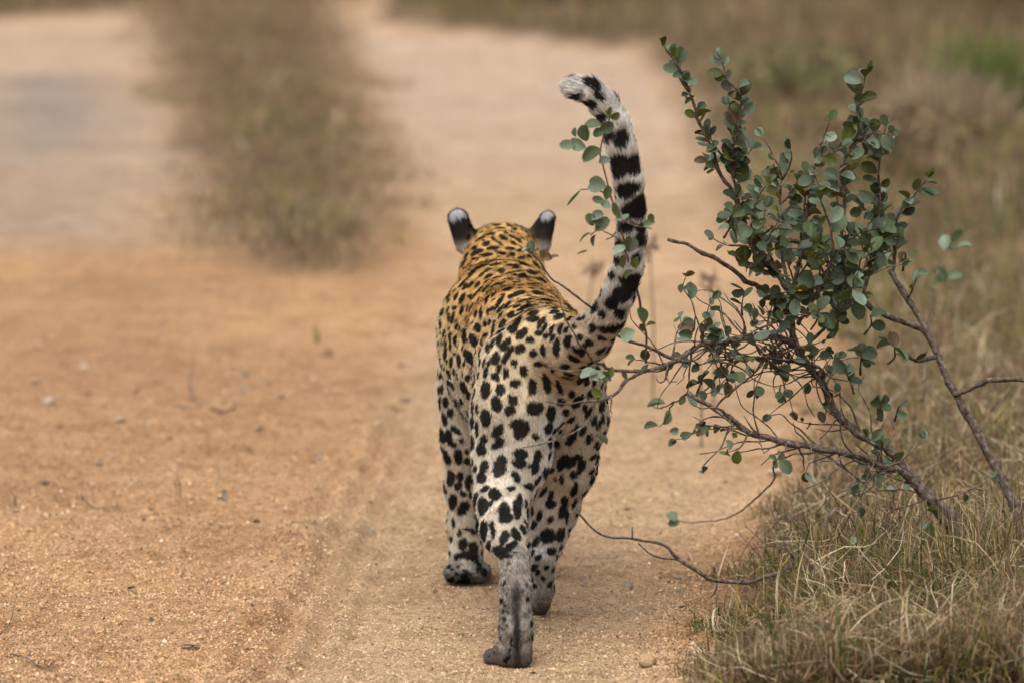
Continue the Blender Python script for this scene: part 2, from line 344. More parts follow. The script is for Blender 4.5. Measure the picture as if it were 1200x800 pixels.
# spots of the coat, read off as ellipses, laid on the skin: origin x, y, zoom, then (cx cy length width angle)
SPOTS = [(510, 230, 8, """330 295 50 28 50;310 385 65 32 85;375 345 70 25 65;437 270 60 30 25;490 245 40 22 20;620 232 80 18 -5;420 395 120 35 28;520 350 90 30 10;475 445 75 45 15;365 487 60 35 30;555 405 70 28 -30;640 385 90 42 -28;615 445 60 25 -45;540 485 115 38 8;390 525 125 42 25;305 480 70 22 35;290 555 60 28 60;485 550 110 32 8;360 590 55 25 20;265 630 100 28 55;235 595 60 25 65;205 670 100 35 75;160 760 90 28 75;630 535 80 28 -12;695 490 80 35 -5;720 550 60 32 5;740 440 60 28 -25;715 375 60 25 -30;665 340 50 22 -20;745 310 60 28 -10;790 410 30 40 0;790 510 50 30 0;480 620 200 18 12;560 600 160 16 2;700 600 150 16 -5;440 660 160 20 25;560 640 120 16 10;720 650 130 16 -3;370 690 160 18 35;330 740 140 18 45;480 700 120 18 25;620 700 70 50 10;500 750 90 30 30;430 740 70 22 35;580 760 90 20 15;700 720 90 18 10;680 770 100 18 12;760 740 80 25 5;300 660 120 18 45;250 760 110 20 60;580 265 90 18 5;700 275 60 20 -15;610 300 110 18 0"""),
(600, 280, 8, """70 105 75 30 5;0 95 40 30 0;10 150 50 35 0;85 180 80 40 0;25 45 60 25 -30;160 165 60 28 -25;60 10 80 25 -35;110 235 110 40 -25;170 120 80 22 -35;230 250 110 35 -45;190 310 110 50 -15;60 240 90 15 5;40 270 90 15 5;60 303 110 18 5;90 335 80 25 5;110 360 120 35 0;40 405 80 25 8;30 440 90 30 20;180 425 90 30 8;210 455 140 28 0;270 385 110 35 -20;330 360 120 30 -25;300 300 100 20 -45;60 510 150 38 18;240 505 110 45 -10;340 495 80 40 -10;400 460 110 25 -15;440 430 90 25 -25;440 515 90 30 -25;120 575 165 32 18;145 635 190 52 16;340 578 150 45 -3;365 635 140 40 3;400 680 100 35 8;480 570 90 35 -30;525 630 110 45 -35;540 540 90 25 -45;610 610 100 28 -40;600 690 120 30 -20;200 690 110 45 15;190 750 120 60 5;280 770 110 45 50;440 725 110 55 20;560 740 140 35 20;650 750 100 28 20;690 690 90 22 -45;60 760 90 60 60"""),
(500, 330, 8, """235 30 70 28 80;205 130 100 38 70;150 180 100 30 75;145 290 80 35 70;330 25 100 25 45;360 50 80 28 50;410 30 90 28 45;480 30 70 28 55;275 140 90 25 65;335 165 110 45 65;405 140 40 40 0;455 120 110 25 50;510 70 80 22 60;560 60 110 28 55;640 30 110 25 40;700 15 90 25 25;640 110 110 32 60;565 170 110 30 75;690 180 130 30 60;760 70 90 40 15;790 140 60 40 20;260 250 50 35 60;245 345 110 28 75;210 340 90 25 90;330 270 100 28 75;380 250 80 22 80;420 240 110 25 75;380 350 60 45 80;460 300 70 28 85;505 290 130 25 88;480 180 70 22 80;575 280 60 28 90;620 255 70 40 15;700 250 100 25 60;690 320 80 28 65;760 220 100 30 50;790 310 80 70 60;715 395 100 55 60;790 440 80 60 50;480 435 90 60 100;550 395 60 28 90;590 380 60 28 75;625 430 150 32 85;550 500 60 50 0;285 420 70 25 70;310 440 90 22 80;280 550 100 55 110;355 510 140 38 88;440 550 130 60 105;220 520 110 28 88;220 600 100 28 95;165 480 80 28 80;175 650 190 38 92;130 400 90 25 95;100 480 100 20 90;520 570 80 25 100;570 620 100 32 85;615 580 100 30 70;680 530 110 55 70;720 600 100 45 60;760 560 90 45 70;740 710 130 60 60;790 640 100 45 60;645 715 130 65 75;500 690 110 32 95;540 760 90 25 80;580 770 90 25 70;400 710 150 75 125;300 740 130 45 95;270 670 60 40 0;235 750 100 35 90;95 620 150 18 88;90 770 120 22 88;125 700 120 18 92;680 790 40 40 0"""),
(580, 360, 8, """50 80 70 28 70;140 75 70 50 70;75 150 95 75 65;30 30 60 22 65;175 190 120 65 50;425 145 130 45 58;410 240 80 50 10;465 190 80 35 65;255 245 130 75 45;40 300 130 45 75;90 365 90 60 80;125 315 80 50 70;330 305 80 55 0;240 390 110 85 35;130 430 150 50 65;20 480 110 55 85;365 435 80 75 0;450 405 110 50 95;530 215 110 35 70;475 270 65 50 60;540 285 70 35 60;610 210 110 42 70;665 215 70 35 65;745 185 45 40 0;575 380 170 65 88;675 340 85 60 85;705 275 45 40 90;760 400 80 45 -20;415 535 80 50 0;475 540 60 30 -30;540 595 40 40 0;180 520 75 65 0;270 595 110 80 100;35 580 80 45 85;15 660 90 50 100;105 615 100 55 80;190 710 105 80 10;50 760 90 80 90;350 740 150 85 85;485 710 190 75 105;600 740 150 45 112;790 280 60 60 0"""),
(500, 430, 8, """95 110 80 28 95;115 215 70 35 90;125 340 120 28 88;180 330 90 50 95;150 200 100 25 90;210 60 90 30 110;260 40 60 40 100;385 105 80 55 90;455 95 80 40 85;345 185 110 55 110;250 180 70 40 120;210 145 60 30 100;390 260 90 35 95;245 300 130 28 120;325 320 70 35 105;225 430 90 55 100;115 520 120 28 85;172 490 130 42 100;270 590 120 60 140;140 640 140 45 100;205 650 130 60 100;240 720 90 60 150;325 695 60 40 90;140 755 40 28 90;105 700 120 18 92;170 790 60 30 160;550 215 170 85 85;550 475 170 95 95;640 95 75 65 80;745 55 95 50 85;690 220 95 75 90;655 345 150 90 105;675 25 60 40 80;785 300 90 50 90;770 410 90 80 70;670 600 140 90 60;680 710 100 85 30;640 745 70 60 0;535 680 90 65 60;505 775 80 70 80;425 520 110 38 88;475 580 150 36 88;425 705 130 50 95;380 790 50 40 0;430 380 130 30 90;475 395 90 28 90;445 250 110 22 80;560 50 110 40 75"""),
(580, 450, 8, """25 190 130 85 95;180 150 95 85 110;150 240 85 80 80;375 225 150 125 -10;245 430 180 130 60;215 375 140 90 0;525 280 150 80 85;500 415 110 75 60;385 490 70 60 0;240 650 130 90 0;230 740 120 100 0;395 690 160 60 80;340 770 80 50 0;55 740 140 100 60;720 500 170 75 65;770 400 70 40 60;720 720 100 90 50;770 170 110 60 60"""),
(630, 460, 8, """385 60 90 50 30;415 40 60 40 60;350 110 80 50 60;480 185 110 50 60;440 140 80 40 90;605 125 120 55 75;530 260 110 50 75;585 280 150 38 65;425 350 110 60 65;480 440 110 50 75;240 650 170 90 60;320 650 130 70 50;385 600 80 50 0;410 680 110 70 80;340 770 80 60 60;265 190 70 70 0"""),
(505, 520, 8, """95 35 30 25 0;150 130 130 50 115;250 100 80 90 0;260 150 90 70 90;340 160 70 60 0;105 190 130 30 105;180 315 150 80 90;275 310 90 60 90;260 390 90 65 60;355 360 150 60 85;125 400 130 28 105;200 545 140 70 85;305 600 140 85 60;210 740 90 35 95;195 10 80 25 0;385 30 60 40 90;470 55 110 80 100;495 220 130 75 75;465 320 100 80 80;645 215 200 115 75;410 540 170 40 82;490 590 160 95 85;595 470 110 120 0;565 555 70 30 80;690 620 170 100 90;700 690 130 90 0;755 415 80 50 10;490 760 90 55 90;570 770 90 45 90;430 750 90 25 90"""),
(600, 540, 8, """215 60 140 60 80;325 110 110 70 80;165 240 90 60 -20;50 440 200 75 95;365 330 120 50 80;365 400 100 85 0;490 380 110 65 80;475 480 110 80 80;260 510 110 50 75;205 600 100 40 80;300 290 110 35 55;575 140 60 60 0;470 170 90 40 95;410 175 40 30 0;580 270 140 55 70;580 390 100 30 65;515 530 110 28 80;335 700 150 130 20;455 690 140 70 70;225 760 100 60 70;40 690 130 70 120;25 770 60 50 -20;640 70 130 50 75"""),
(505, 600, 8, """490 180 180 55 85;580 170 150 45 95;535 330 120 45 88;685 240 150 75 70;745 310 120 60 40;645 375 130 85 120;600 500 120 60 75;530 490 130 35 100;655 580 70 50 40;640 690 70 50 30;430 140 120 28 92;270 190 70 40 70;350 160 90 30 0;400 185 50 30 0;300 300 110 80 80;400 330 120 90 100;350 400 190 80 0;420 460 120 50 120;240 420 60 40 100;200 535 32 30 0;240 575 34 30 0;170 510 60 20 40;260 510 40 26 0;480 540 120 60 130;430 540 70 30 100;350 580 60 30 0;180 640 70 40 0;300 655 120 50 0;430 665 120 60 0;520 660 90 50 0"""),
(560, 620, 6.667, """435 300 80 50 60;470 335 60 45 90;540 295 55 40 0;590 320 50 30 80;575 170 90 70 0;185 555 45 22 80;215 595 30 25 0;200 640 28 24 60;205 690 34 26 60;230 745 30 26 0;240 265 40 20 50;225 510 30 20 60;300 182 50 14 0;265 210 40 14 45;170 650 50 16 80;390 540 60 25 70;385 430 40 16 70;205 420 40 18 60;415 730 50 18 80;240 650 22 18 0"""),
(540, 690, 7.27, """345 100 60 30 80;380 140 40 34 0;360 190 40 30 0;405 195 26 22 0;370 250 36 32 0;395 305 34 30 0;335 415 28 26 0;365 340 26 20 0;330 210 60 18 85;332 320 50 16 80;570 75 45 24 60;600 300 60 16 85;240 570 40 16 50;285 540 40 16 60;605 410 60 16 85;390 600 110 50 45;330 650 100 60 60;600 640 90 26 80;430 470 150 26 85"""),
(650, 80, 6.667, """290 115 130 60 -25;345 225 110 50 -50;285 285 120 50 -30;160 230 110 30 -10;525 290 150 80 -60;450 190 90 60 -50;370 390 90 60 -45;520 560 150 90 80;615 500 190 60 -75;430 540 90 50 80;500 740 120 100 0;620 740 120 100 30"""),
(660, 190, 6.667, """440 60 140 120 80;550 50 110 100 60;500 225 140 110 10;622 150 90 40 85;605 350 180 100 88;520 400 120 70 -40;480 515 110 80 0;610 520 80 60 80;480 660 80 60 0;440 640 60 50 80;600 610 90 70 80;430 780 70 60 0;560 760 90 60 60"""),
(480, 220, 2.667, """700 300 60 45 70;665 335 62 48 20;632 362 38 40 0;690 385 34 30 60;655 395 34 30 60;602 396 22 26 0;640 440 90 22 15;690 415 50 20 30;570 440 30 20 90;560 485 28 22 -30;492 480 34 22 90;600 470 30 16 -20;540 510 20 40 -20""")]
spots = []                                  # centre, axis1, axis2 (unit), half sizes
def add_spot(px, py, hl, hw, ang):
    d = Vector(ray(px, py)).normalized(); o = Vector((0, 0, CAM_H))
    hit, nrm, fi, dist = bvh.ray_cast(o, d)
    if hit is None: return
    vdot = max(0.30, -nrm.dot(d)); sc = dist / F_PX
    ca, sa = math.cos(R(ang)), math.sin(R(ang))
    right = Vector((1, 0, 0)); up = Vector((0, SP, CP))
    def onto(ix, iy):                       # picture direction -> direction on the skin
        v = right * ix + up * iy
        v = v + d * (-(v.dot(nrm)) / min(-vdot, nrm.dot(d) if nrm.dot(d) < 0 else -vdot))
        return v
    a1 = onto(ca, sa) * (hl * sc); a2 = onto(-sa, ca) * (hw * sc)
    M = np.stack([np.array(a1), np.array(a2)])
    spots.append((np.array(hit), np.array(nrm), M, max(a1.length, a2.length)))
for ox, oy, zf, txt in SPOTS:
    kf = 0.85 if oy >= 620 else 1.10 if (ox >= 650 and oy < 200) else 1.04
    for e in txt.split(';'):
        cx, cy, L, wd, an = map(float, e.split()); add_spot(ox + cx / zf, oy + cy / zf, (L / zf / 2 + 0.15) * kf, (wd / zf / 2 + 0.3) * kf, an)
# the far sides carry spots too: fill what is left bare
fill = RNG.permutation(len(BV))[:16000]
accV0 = np.zeros(len(BV))
for p in PR:
    if p['col'] == 'ear': accV0 = np.maximum(accV0, (pdist(p, BV.copy()) < 0.006) * 1.0)
def region_r(P):                            # usual spot radius there
    r = 0.0105
    if P[1] > 9.5: r = 0.0048
    elif P[1] > 9.05 and P[2] > 0.45: r = 0.0062
    elif P[2] < 0.2: r = 0.007
    return r
sc_, sr_ = [s[0] for s in spots], [min(s[3], 0.02) for s in spots]
SCA, SRA = np.array(sc_), np.array(sr_)
cap = 3000; CA = np.zeros((cap, 3)); RA = np.zeros(cap); nS = len(SCA); CA[:nS] = SCA; RA[:nS] = SRA
tan_up = np.array([0, 0, 1.0])
for i in fill:
    P, N_ = BV[i], BN[i]; r = region_r(P) * RNG.uniform(0.8, 1.2)
    if P[2] < 0.05 or (P[2] < 0.22 and P[1] < 8.72): continue
    if accV0[i] > 0.4: continue
    if P[2] > 0.80 and P[1] < 8.75 and N_[1] < 0.1: continue
    dd = np.sqrt(((CA[:nS] - P) ** 2).sum(1)) - RA[:nS] - r
    if dd.min() < 0.3 * r or nS >= cap - 1: continue
    a1 = np.cross(N_, RNG.normal(size=3)); a1 /= np.linalg.norm(a1); a2 = np.cross(N_, a1)
    spots.append((P, N_, np.stack([a1 * r * 1.25, a2 * r * 0.9]), r * 1.25)); CA[nS] = P; RA[nS] = r; nS += 1

KEYS = ['body', 'leg', 'foot', 'shank', 'tail', 'ear']
adds = [p for p in PR if p['op'] == 'add']
def coat(P, N_, paint=True):
    """base colour, hair length and lie of the hair at points on the skin"""
    acc = np.zeros((len(P), len(KEYS))); fl = np.zeros((len(P), 3)); fu = np.zeros(len(P)); ws = np.zeros(len(P))
    for p in adds:
        wgt = np.exp(-np.maximum(pdist(p, P.copy()), -0.02) / 0.012); f = p['flow'] / np.linalg.norm(p['flow'])
        if p['col'] == 'ear': wgt = wgt * 8
        acc[:, KEYS.index(p['col'])] += wgt; fl += wgt[:, None] * f; fu += wgt * p['fur']; ws += wgt
    acc /= ws[:, None]; fl /= ws[:, None]; fu /= ws
    fl -= (fl * N_).sum(1)[:, None] * N_; fl /= np.linalg.norm(fl, axis=1)[:, None] + 1e-6
    if not paint: return None, fu, fl, acc
    Px, Py, Pz = P.T; n1 = vnoise(P, 22, 3)
    gold, cream, pale = lin(186, 146, 90), lin(200, 174, 132), lin(211, 194, 164)
    up = sstep(-0.5, 0.85, N_[:, 2])
    g = sstep(8.75, 9.45, Py) * 0.5 * (0.4 + 0.6 * np.maximum(up, sstep(9.5, 9.62, Py))) + sstep(0.42, 0.64, Pz) * 0.35 * sstep(8.6, 8.95, Py) + up * 0.32 * sstep(8.6, 8.85, Py) - 0.06
    g = np.clip(g + (n1 - 0.5) * 0.25, 0, 1)[:, None]
    body = np.where(g < 0.5, pale + (cream - pale) * g * 2, cream + (gold - cream) * (g * 2 - 1))
    low = sstep(0.50, 0.36, Pz)[:, None]; body = body * (1 - 0.55 * low) + lin(210, 200, 182) * 0.55 * low
    leg = np.broadcast_to(lin(207, 189, 159), P.shape) * (1 - low * 0.6) + lin(198, 190, 178) * low * 0.6
    shank = lin(136, 127, 118) * (0.1 + 0.7 * vnoise(P, 95, 8) + 1.1 * vnoise(P, 190, 7))[:, None]
    foot = lin(124, 119, 116) * (0.1 + 0.7 * vnoise(P, 70, 9) + 1.0 * vnoise(P, 170, 7))[:, None]
    tl = lin(226, 220, 212) * (0.75 + 0.4 * vnoise(P, 60, 5))[:, None]; basef = sstep(0.70, 0.60, Pz)[:, None]; tl = tl * (1 - basef * 0.7) + lin(205, 184, 150) * basef * 0.7
    px, py = to_px(P)
    q = np.hypot((px - np.where(px < 588, 536.5, 642)) / 1.0, py - 256) * np.where(px < 588, 1.0, 1.25)
    ear = np.broadcast_to(lin(26, 24, 26), P.shape).copy()
    e = 0.9 * sstep(261, 254, py + (vnoise(P * np.array([3, 1, 0.6]), 230, 4) - 0.5) * 13 + (px - np.where(px < 588, 536.5, 642)) * 0.25) * sstep(12.3, 8.3, q) * (0.55 + 0.45 * vnoise(P * np.array([3, 1, 0.7]), 300, 6)); ear = ear * (1 - e[:, None]) + lin(190, 188, 190) * e[:, None]
    e2 = sstep(278, 296, py); ear = ear * (1 - e2[:, None]) + lin(150, 142, 132) * e2[:, None]
    front = sstep(0.1, 0.5, N_[:, 1])[:, None]; ear = ear * (1 - front) + lin(205, 196, 180) * front
    c = sum(acc[:, k:k + 1] * v for k, v in enumerate((body, leg, foot, shank, tl, ear)))
    # white hair inside the thighs, warm grey stripe down the heel
    def blob(c, px_, py_, Y, r, col, amt):
        d = np.sqrt(((P - W(px_, py_, Y)) ** 2).sum(1)) / pxr(r, Y); f = (sstep(1.25, 0.45, d) * amt)[:, None]; return c * (1 - f) + col * f
    for (x_, y_, Yd, r) in ((648, 500, 8.84, 26), (640, 550, 8.86, 28), (632, 575, 8.86, 22), (630, 610, 8.95, 18), (638, 590, 9.0, 22), (632, 640, 9.0, 16)):
        c = blob(c, x_, y_, Yd, r, lin(222, 216, 210), 0.9)
    c = blob(c, 545, 480, 9.4, 26, lin(205, 198, 188), 0.5); c = blob(c, 555, 500, 9.3, 26, lin(200, 196, 190), 0.7)
    c = blob(c, 672, 430, 8.80, 20, lin(196, 176, 148), 0.8); c = blob(c, 668, 455, 8.85, 18, lin(214, 186, 152), 0.8)
    c = blob(c, 668, 415, 8.76, 8, lin(120, 92, 68), 0.7)
    heel = sstep(8.0, 1.0, np.abs(px - (605 + (py - 700) * 0.02))) * sstep(665, 700, py) * sstep(8.75, 8.65, Py) * (N_[:, 1] < 0.1)
    c = c * (1 - 0.9 * heel[:, None]) + lin(30, 26, 23) * 0.9 * heel[:, None]
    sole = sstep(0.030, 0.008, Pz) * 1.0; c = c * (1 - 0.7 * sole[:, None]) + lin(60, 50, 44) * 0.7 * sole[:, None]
    # black spots
    order = np.argsort(P[:, 2]); zs = P[order, 2]; blk = np.zeros(len(P))
    Pw = P + (np.stack([vnoise(P, 120, 11), vnoise(P, 120, 12), vnoise(P, 120, 13)], -1) - 0.5) * 0.0036 + (np.stack([vnoise(P, 420, 14), vnoise(P, 420, 15), vnoise(P, 420, 16)], -1) - 0.5) * 0.003
    for C_, N0, M, rad in spots:
        rr = rad * 1.3 + 0.006
        s = order[np.searchsorted(zs, C_[2] - rr):np.searchsorted(zs, C_[2] + rr)]
        if not len(s): continue
        q = Pw[s] - C_; s2 = np.abs(q[:, 0]) < rr; s = s[s2]; q = q[s2]
        ok = (np.abs(q @ N0) < 0.5 * rr + 0.012) & (N_[s] @ N0 > 0.0)
        Gm = M @ M.T; uv = (q @ M.T) @ np.linalg.inv(Gm)
        rho = np.sqrt((uv ** 2).sum(1)); small = math.sqrt(math.sqrt(abs(np.linalg.det(Gm))))
        e = 0.0016 / max(small, 0.001)
        f = sstep(1.05 + e, 1.05 - e, rho) * ok
        blk[s] = np.maximum(blk[s], f)
    # rings and tip of the tail
    tone = (0.9 + 0.25 * (vnoise(P, 35, 19)))[:, None]
    c = c * tone
    c = c * (1 - 0.97 * blk[:, None]) + lin(8, 7, 7) * 0.95 * blk[:, None]
    return c * 0.84, fu, fl, acc
cV, fuV, flV, accV = coat(BV, BN)
root = empty('leopard', (0.0, 8.95, 0.0), 'spotted leopard walking away along the dirt track with its tail raised', 'leopard')
m_skin, t, b = new_mat('leopard_coat'); t.links.new(attr_col(t), b.inputs['Base Color']); b.inputs['Roughness'].default_value = 0.85; b.inputs['Specular IOR Level'].default_value = 0.1
put(obj('body', mesh_np('leopard_body', BV, BQ, 4, True, cV), m_skin), root)

# fur: short hairs, each with the colour of its root
def fur(n):
    tri = np.concatenate([BQ[:, [0, 1, 2]], BQ[:, [0, 2, 3]]]); A, B, C = BV[tri[:, 0]], BV[tri[:, 1]], BV[tri[:, 2]]
    ar = np.linalg.norm(np.cross(B - A, C - A), axis=1); cum = np.cumsum(ar); ti = np.searchsorted(cum, RNG.random(n) * cum[-1]); ti = np.minimum(ti, len(tri) - 1)
    u = RNG.random(n); v = RNG.random(n); fl_ = u + v > 1; u[fl_] = 1 - u[fl_]; v[fl_] = 1 - v[fl_]
    i0, i1, i2 = tri[ti].T; w0 = (1 - u - v)[:, None]; u_ = u[:, None]; v_ = v[:, None]
    P = BV[i0] * w0 + BV[i1] * u_ + BV[i2] * v_; N_ = BN[i0] * w0 + BN[i1] * u_ + BN[i2] * v_; N_ /= np.linalg.norm(N_, axis=1)[:, None] + 1e-9
    return P, N_
def make_fur(n):
    P, N_ = fur(n); _, fu, fl, acc = coat(P, N_, False); c = coat(P + fl * (fu * 0.45)[:, None], N_)[0]
    clump = np.stack([vnoise(P, 60, 41), vnoise(P, 60, 42), vnoise(P, 60, 43)], -1) - 0.5
    jit = RNG.normal(size=P.shape) * 0.24 + clump * 0.7
    lift = 0.34 + 0.25 * acc[:, KEYS.index('tail')]
    d = fl + N_ * lift[:, None] + jit; d /= np.linalg.norm(d, axis=1)[:, None]
    L = fu * RNG.uniform(0.55, 1.25, n)
    L = np.where(P[:, 2] < 0.012, L * 0.5, L)
    q = np.zeros((n, 4, 3)); cur = P - N_ * 0.0008; q[:, 0] = cur
    for k in range(1, 4):
        cur = cur + d * (L / 3)[:, None]; q[:, k] = cur
        d = d + fl * 0.35 - N_ * 0.12 + RNG.normal(size=P.shape) * 0.07; d /= np.linalg.norm(d, axis=1)[:, None]
    sh = (acc[:, KEYS.index('shank')] + acc[:, KEYS.index('foot')])[:, None]; c = c * RNG.uniform(0.58, 1.35, (n, 1)) * (1 + sh * RNG.uniform(-0.45, 0.45, (n, 1))) * RNG.uniform(0.97, 1.03, (n, 3))
    hc = bpy.data.hair_curves.new('leopard_fur'); hc.add_curves([4] * n)
    hc.attributes['position'].data.foreach_set('vector', q.astype(np.float32).ravel())
    ra = hc.attributes.get('radius') or hc.attributes.new('radius', 'FLOAT', 'POINT')
    ra.data.foreach_set('value', np.tile(np.array([0.00042, 0.00042, 0.00034, 0.00012], np.float32), n))
    ca = hc.attributes.new('col', 'FLOAT_COLOR', 'CURVE'); cc4 = np.ones((n, 4), np.float32); cc4[:, :3] = c
    ca.data.foreach_set('color', cc4.ravel())
    return hc
m_fur, t, b = new_mat('leopard_fur'); t.links.new(attr_col(t), b.inputs['Base Color']); b.inputs['Roughness'].default_value = 0.7; b.inputs['Specular IOR Level'].default_value = 0.08
put(obj('fur', make_fur(520000), m_fur), root)
# eyes and nose on the face that looks down the track
m_eye, t, b = new_mat('leopard_eye'); b.inputs['Base Color'].default_value = (0.25, 0.17, 0.03, 1); b.inputs['Roughness'].default_value = 0.08
m_nose, t, b = new_mat('leopard_nose'); b.inputs['Base Color'].default_value = (0.22, 0.07, 0.06, 1); b.inputs['Roughness'].default_value = 0.5
def ellipsoid(name, c, r, mat, parent, seg=16, rg=10):
    V, F_ = [], []
    for i in range(rg + 1):
        for j in range(seg):
            th, ph = math.pi * i / rg, 2 * math.pi * j / seg
            V.append((c[0] + r[0] * math.sin(th) * math.cos(ph), c[1] + r[1] * math.sin(th) * math.sin(ph), c[2] + r[2] * math.cos(th)))
    for i in range(rg):
        for j in range(seg): F_.append((i * seg + j, (i + 1) * seg + j, (i + 1) * seg + (j + 1) % seg, i * seg + (j + 1) % seg))
    return put(obj(name, mesh_np(name, V, F_, 4, True), mat), parent)
for s in (-1, 1): ellipsoid('eye', W(588 + s * 20, 300, 9.865), (0.012, 0.010, 0.012), m_eye, root)
ellipsoid('nose', W(588, 312, 9.968), (0.014, 0.008, 0.010), m_nose, root)

# ------------------------------------------------------------------ the leafy bush beside the track
m_bark, t, b = new_mat('bark')
nb = noise(t, 90, 5, 0.7); nb2 = noise(t, 14, 3, 0.5)
bc = ramp(t, nb, [(0.32, tuple(lin(52, 42, 36) * 0.8)), (0.52, tuple(lin(112, 97, 85) * 0.8)), (0.72, tuple(lin(172, 158, 143) * 0.8))])
bc = mixc(t, 'MULTIPLY', 1.0, bc, ramp(t, nb2, [(0.3, (0.7, 0.68, 0.66)), (0.7, (1.1, 1.1, 1.1))]))
t.links.new(bc, b.inputs['Base Color']); b.inputs['Roughness'].default_value = 0.9; bump(t, b, nb, 0.9, 0.006)
def smooth_path(P, Rr, step=0.012):
    P = np.asarray(P, float); Rr = np.asarray(Rr, float)
    if len(P) < 3: ext = P; 
    Q = np.vstack([2 * P[0] - P[1], P, 2 * P[-1] - P[-2]]); out, ro = [], []
    for i in range(1, len(Q) - 2):
        n = max(2, int(np.linalg.norm(Q[i + 1] - Q[i]) / step))
        for k in range(n):
            u = k / n; a, b_, c, d = Q[i - 1], Q[i], Q[i + 1], Q[i + 2]
            out.append(0.5 * ((2 * b_) + (-a + c) * u + (2 * a - 5 * b_ + 4 * c - d) * u * u + (-a + 3 * b_ - 3 * c + d) * u ** 3))
            ro.append(Rr[i - 1] * (1 - u) + Rr[i] * u)
    out.append(P[-1]); ro.append(Rr[-1]); return np.array(out), np.array(ro)
def tube(name, P, Rr, sides=7, knob=0.24):
    n = len(P); T = np.gradient(P, axis=0); T /= np.linalg.norm(T, axis=1)[:, None] + 1e-9
    ref = np.array([0.31, -0.78, 0.53]); A = np.cross(T, ref); A /= np.linalg.norm(A, axis=1)[:, None] + 1e-9; B = np.cross(T, A)
    an = np.arange(sides) * 2 * np.pi / sides
    V = P[:, None] + (A[:, None] * np.cos(an)[None, :, None] + B[:, None] * np.sin(an)[None, :, None]) * (Rr[:, None, None] * RNG.uniform(1 - knob, 1 + knob, (n, sides, 1)) * RNG.uniform(0.9, 1.15, (n, 1, 1)))
    V = np.vstack([V.reshape(-1, 3), P[:1], P[-1:]]); F_ = []
    i = np.arange(n - 1)[:, None] * sides; j = np.arange(sides)[None]; j2 = (j + 1) % sides
    F1 = np.stack([i + j, i + j2, i + sides + j2], -1).reshape(-1, 3); F2 = np.stack([i + j, i + sides + j2, i + sides + j], -1).reshape(-1, 3)
    e = np.arange(sides); e2 = (e + 1) % sides
    C0 = np.stack([np.full(sides, n * sides), e2, e], -1); C1 = np.stack([np.full(sides, n * sides + 1), (n - 1) * sides + e, (n - 1) * sides + e2], -1)
    return mesh_np(name, V, np.vstack([F1, F2, C0, C1]), 3, True)
LEAF = []
def leaf_mesh(fold, curl, wid, notch):
    ts = [0, 0.12, 0.3, 0.5, 0.7, 0.88, 1.0]; V, F_ = [], []
    for k, tt in enumerate(ts):
        ww = wid * (math.sin(math.pi * min(1, tt ** 1.15 * 0.93 + 0.02)) ** 0.62) if 0 < tt else 0.03
        for u in (-1, -0.5, 0, 0.5, 1):
            yy_ = tt - (notch * (1 - abs(u)) if tt == 1.0 else 0)
            V.append((u * ww, yy_, abs(u) ** 1.4 * fold * ww + curl * tt * tt))
    for k in range(len(ts) - 1):
        for c in range(4): a = k * 5 + c; F_.append((a, a + 1, a + 6, a + 5))
    return np.array(V), np.array(F_)
LEAF = [leaf_mesh(*a) for a in ((0.35, 0.10, 0.36, 0.03), (0.6, -0.18, 0.40, 0.05), (0.15, 0.22, 0.34, 0.0), (0.8, -0.05, 0.37, 0.04), (0.45, -0.38, 0.39, 0.02))]
m_leaf, t, b = new_mat('bush_leaf')
oi = t.nodes.new('ShaderNodeObjectInfo'); ge = t.nodes.new('ShaderNodeNewGeometry')
lc = mixc(t, 'MULTIPLY', 1.0, oi.outputs['Color'], ramp(t, noise(t, 3.5, 4, 0.6), [(0.3, (0.72, 0.74, 0.7)), (0.7, (1.2, 1.18, 1.15))]))
lc = mixc(t, 'MIX', ge.outputs['Backfacing'], lc, mixc(t, 'MULTIPLY', 1.0, lc, (0.95, 0.80, 0.55)))
t.links.new(lc, b.inputs['Base Color']); b.inputs['Roughness'].default_value = 0.5; b.inputs['Specular IOR Level'].default_value = 0.25
tr_ = t.nodes.new('ShaderNodeBsdfTranslucent'); ms = t.nodes.new('ShaderNodeMixShader'); ms.inputs[0].default_value = 0.22
t.links.new(mixc(t, 'MULTIPLY', 1.0, lc, (1.0, 1.0, 0.45)), tr_.inputs[0]); t.links.new(b.outputs[0], ms.inputs[1]); t.links.new(tr_.outputs[0], ms.inputs[2]); t.links.new(ms.outputs[0], t.nodes['Material Output'].inputs[0])
LEAF_ME = []
for V, F_ in LEAF:
    me = mesh_np('leaf', V, F_, 4, True); me.materials.append(m_leaf); LEAF_ME.append(me)
TONES = [lin(104, 119, 95), lin(90, 104, 82), lin(132, 147, 128), lin(80, 94, 62), lin(98, 108, 52), lin(72, 74, 40), lin(108, 84, 56)]
TW = np.array([0.26, 0.22, 0.15, 0.14, 0.11, 0.09, 0.03])
all_leaves = []
CAMV = np.array([0, 0, CAM_H])
def add_leaf(P, d, size, tone=None, facing=0.75):
    P = np.asarray(P, float); d = np.asarray(d, float); d = d / (np.linalg.norm(d) + 1e-9)
    tc = CAMV - P; tc /= np.linalg.norm(tc)
    nn = np.array([0, 0, 0.75]) + tc * facing + RNG.normal(size=3) * 0.55
    nn -= (nn @ d) * d; nn /= np.linalg.norm(nn) + 1e-9; x = np.cross(d, nn)
    if tone is None: tone = RNG.choice(len(TONES), p=TW / TW.sum())
    M = np.eye(4); M[:3, 0] = x * size * RNG.uniform(0.85, 1.15); M[:3, 1] = d * size; M[:3, 2] = nn * size; M[:3, 3] = P
    all_leaves.append((size, M, TONES[tone] * 0.75 * RNG.uniform(0.6, 1.35)))
base = G(1128, 712); base[2] = float(gz(base[0], base[1])) - 0.02
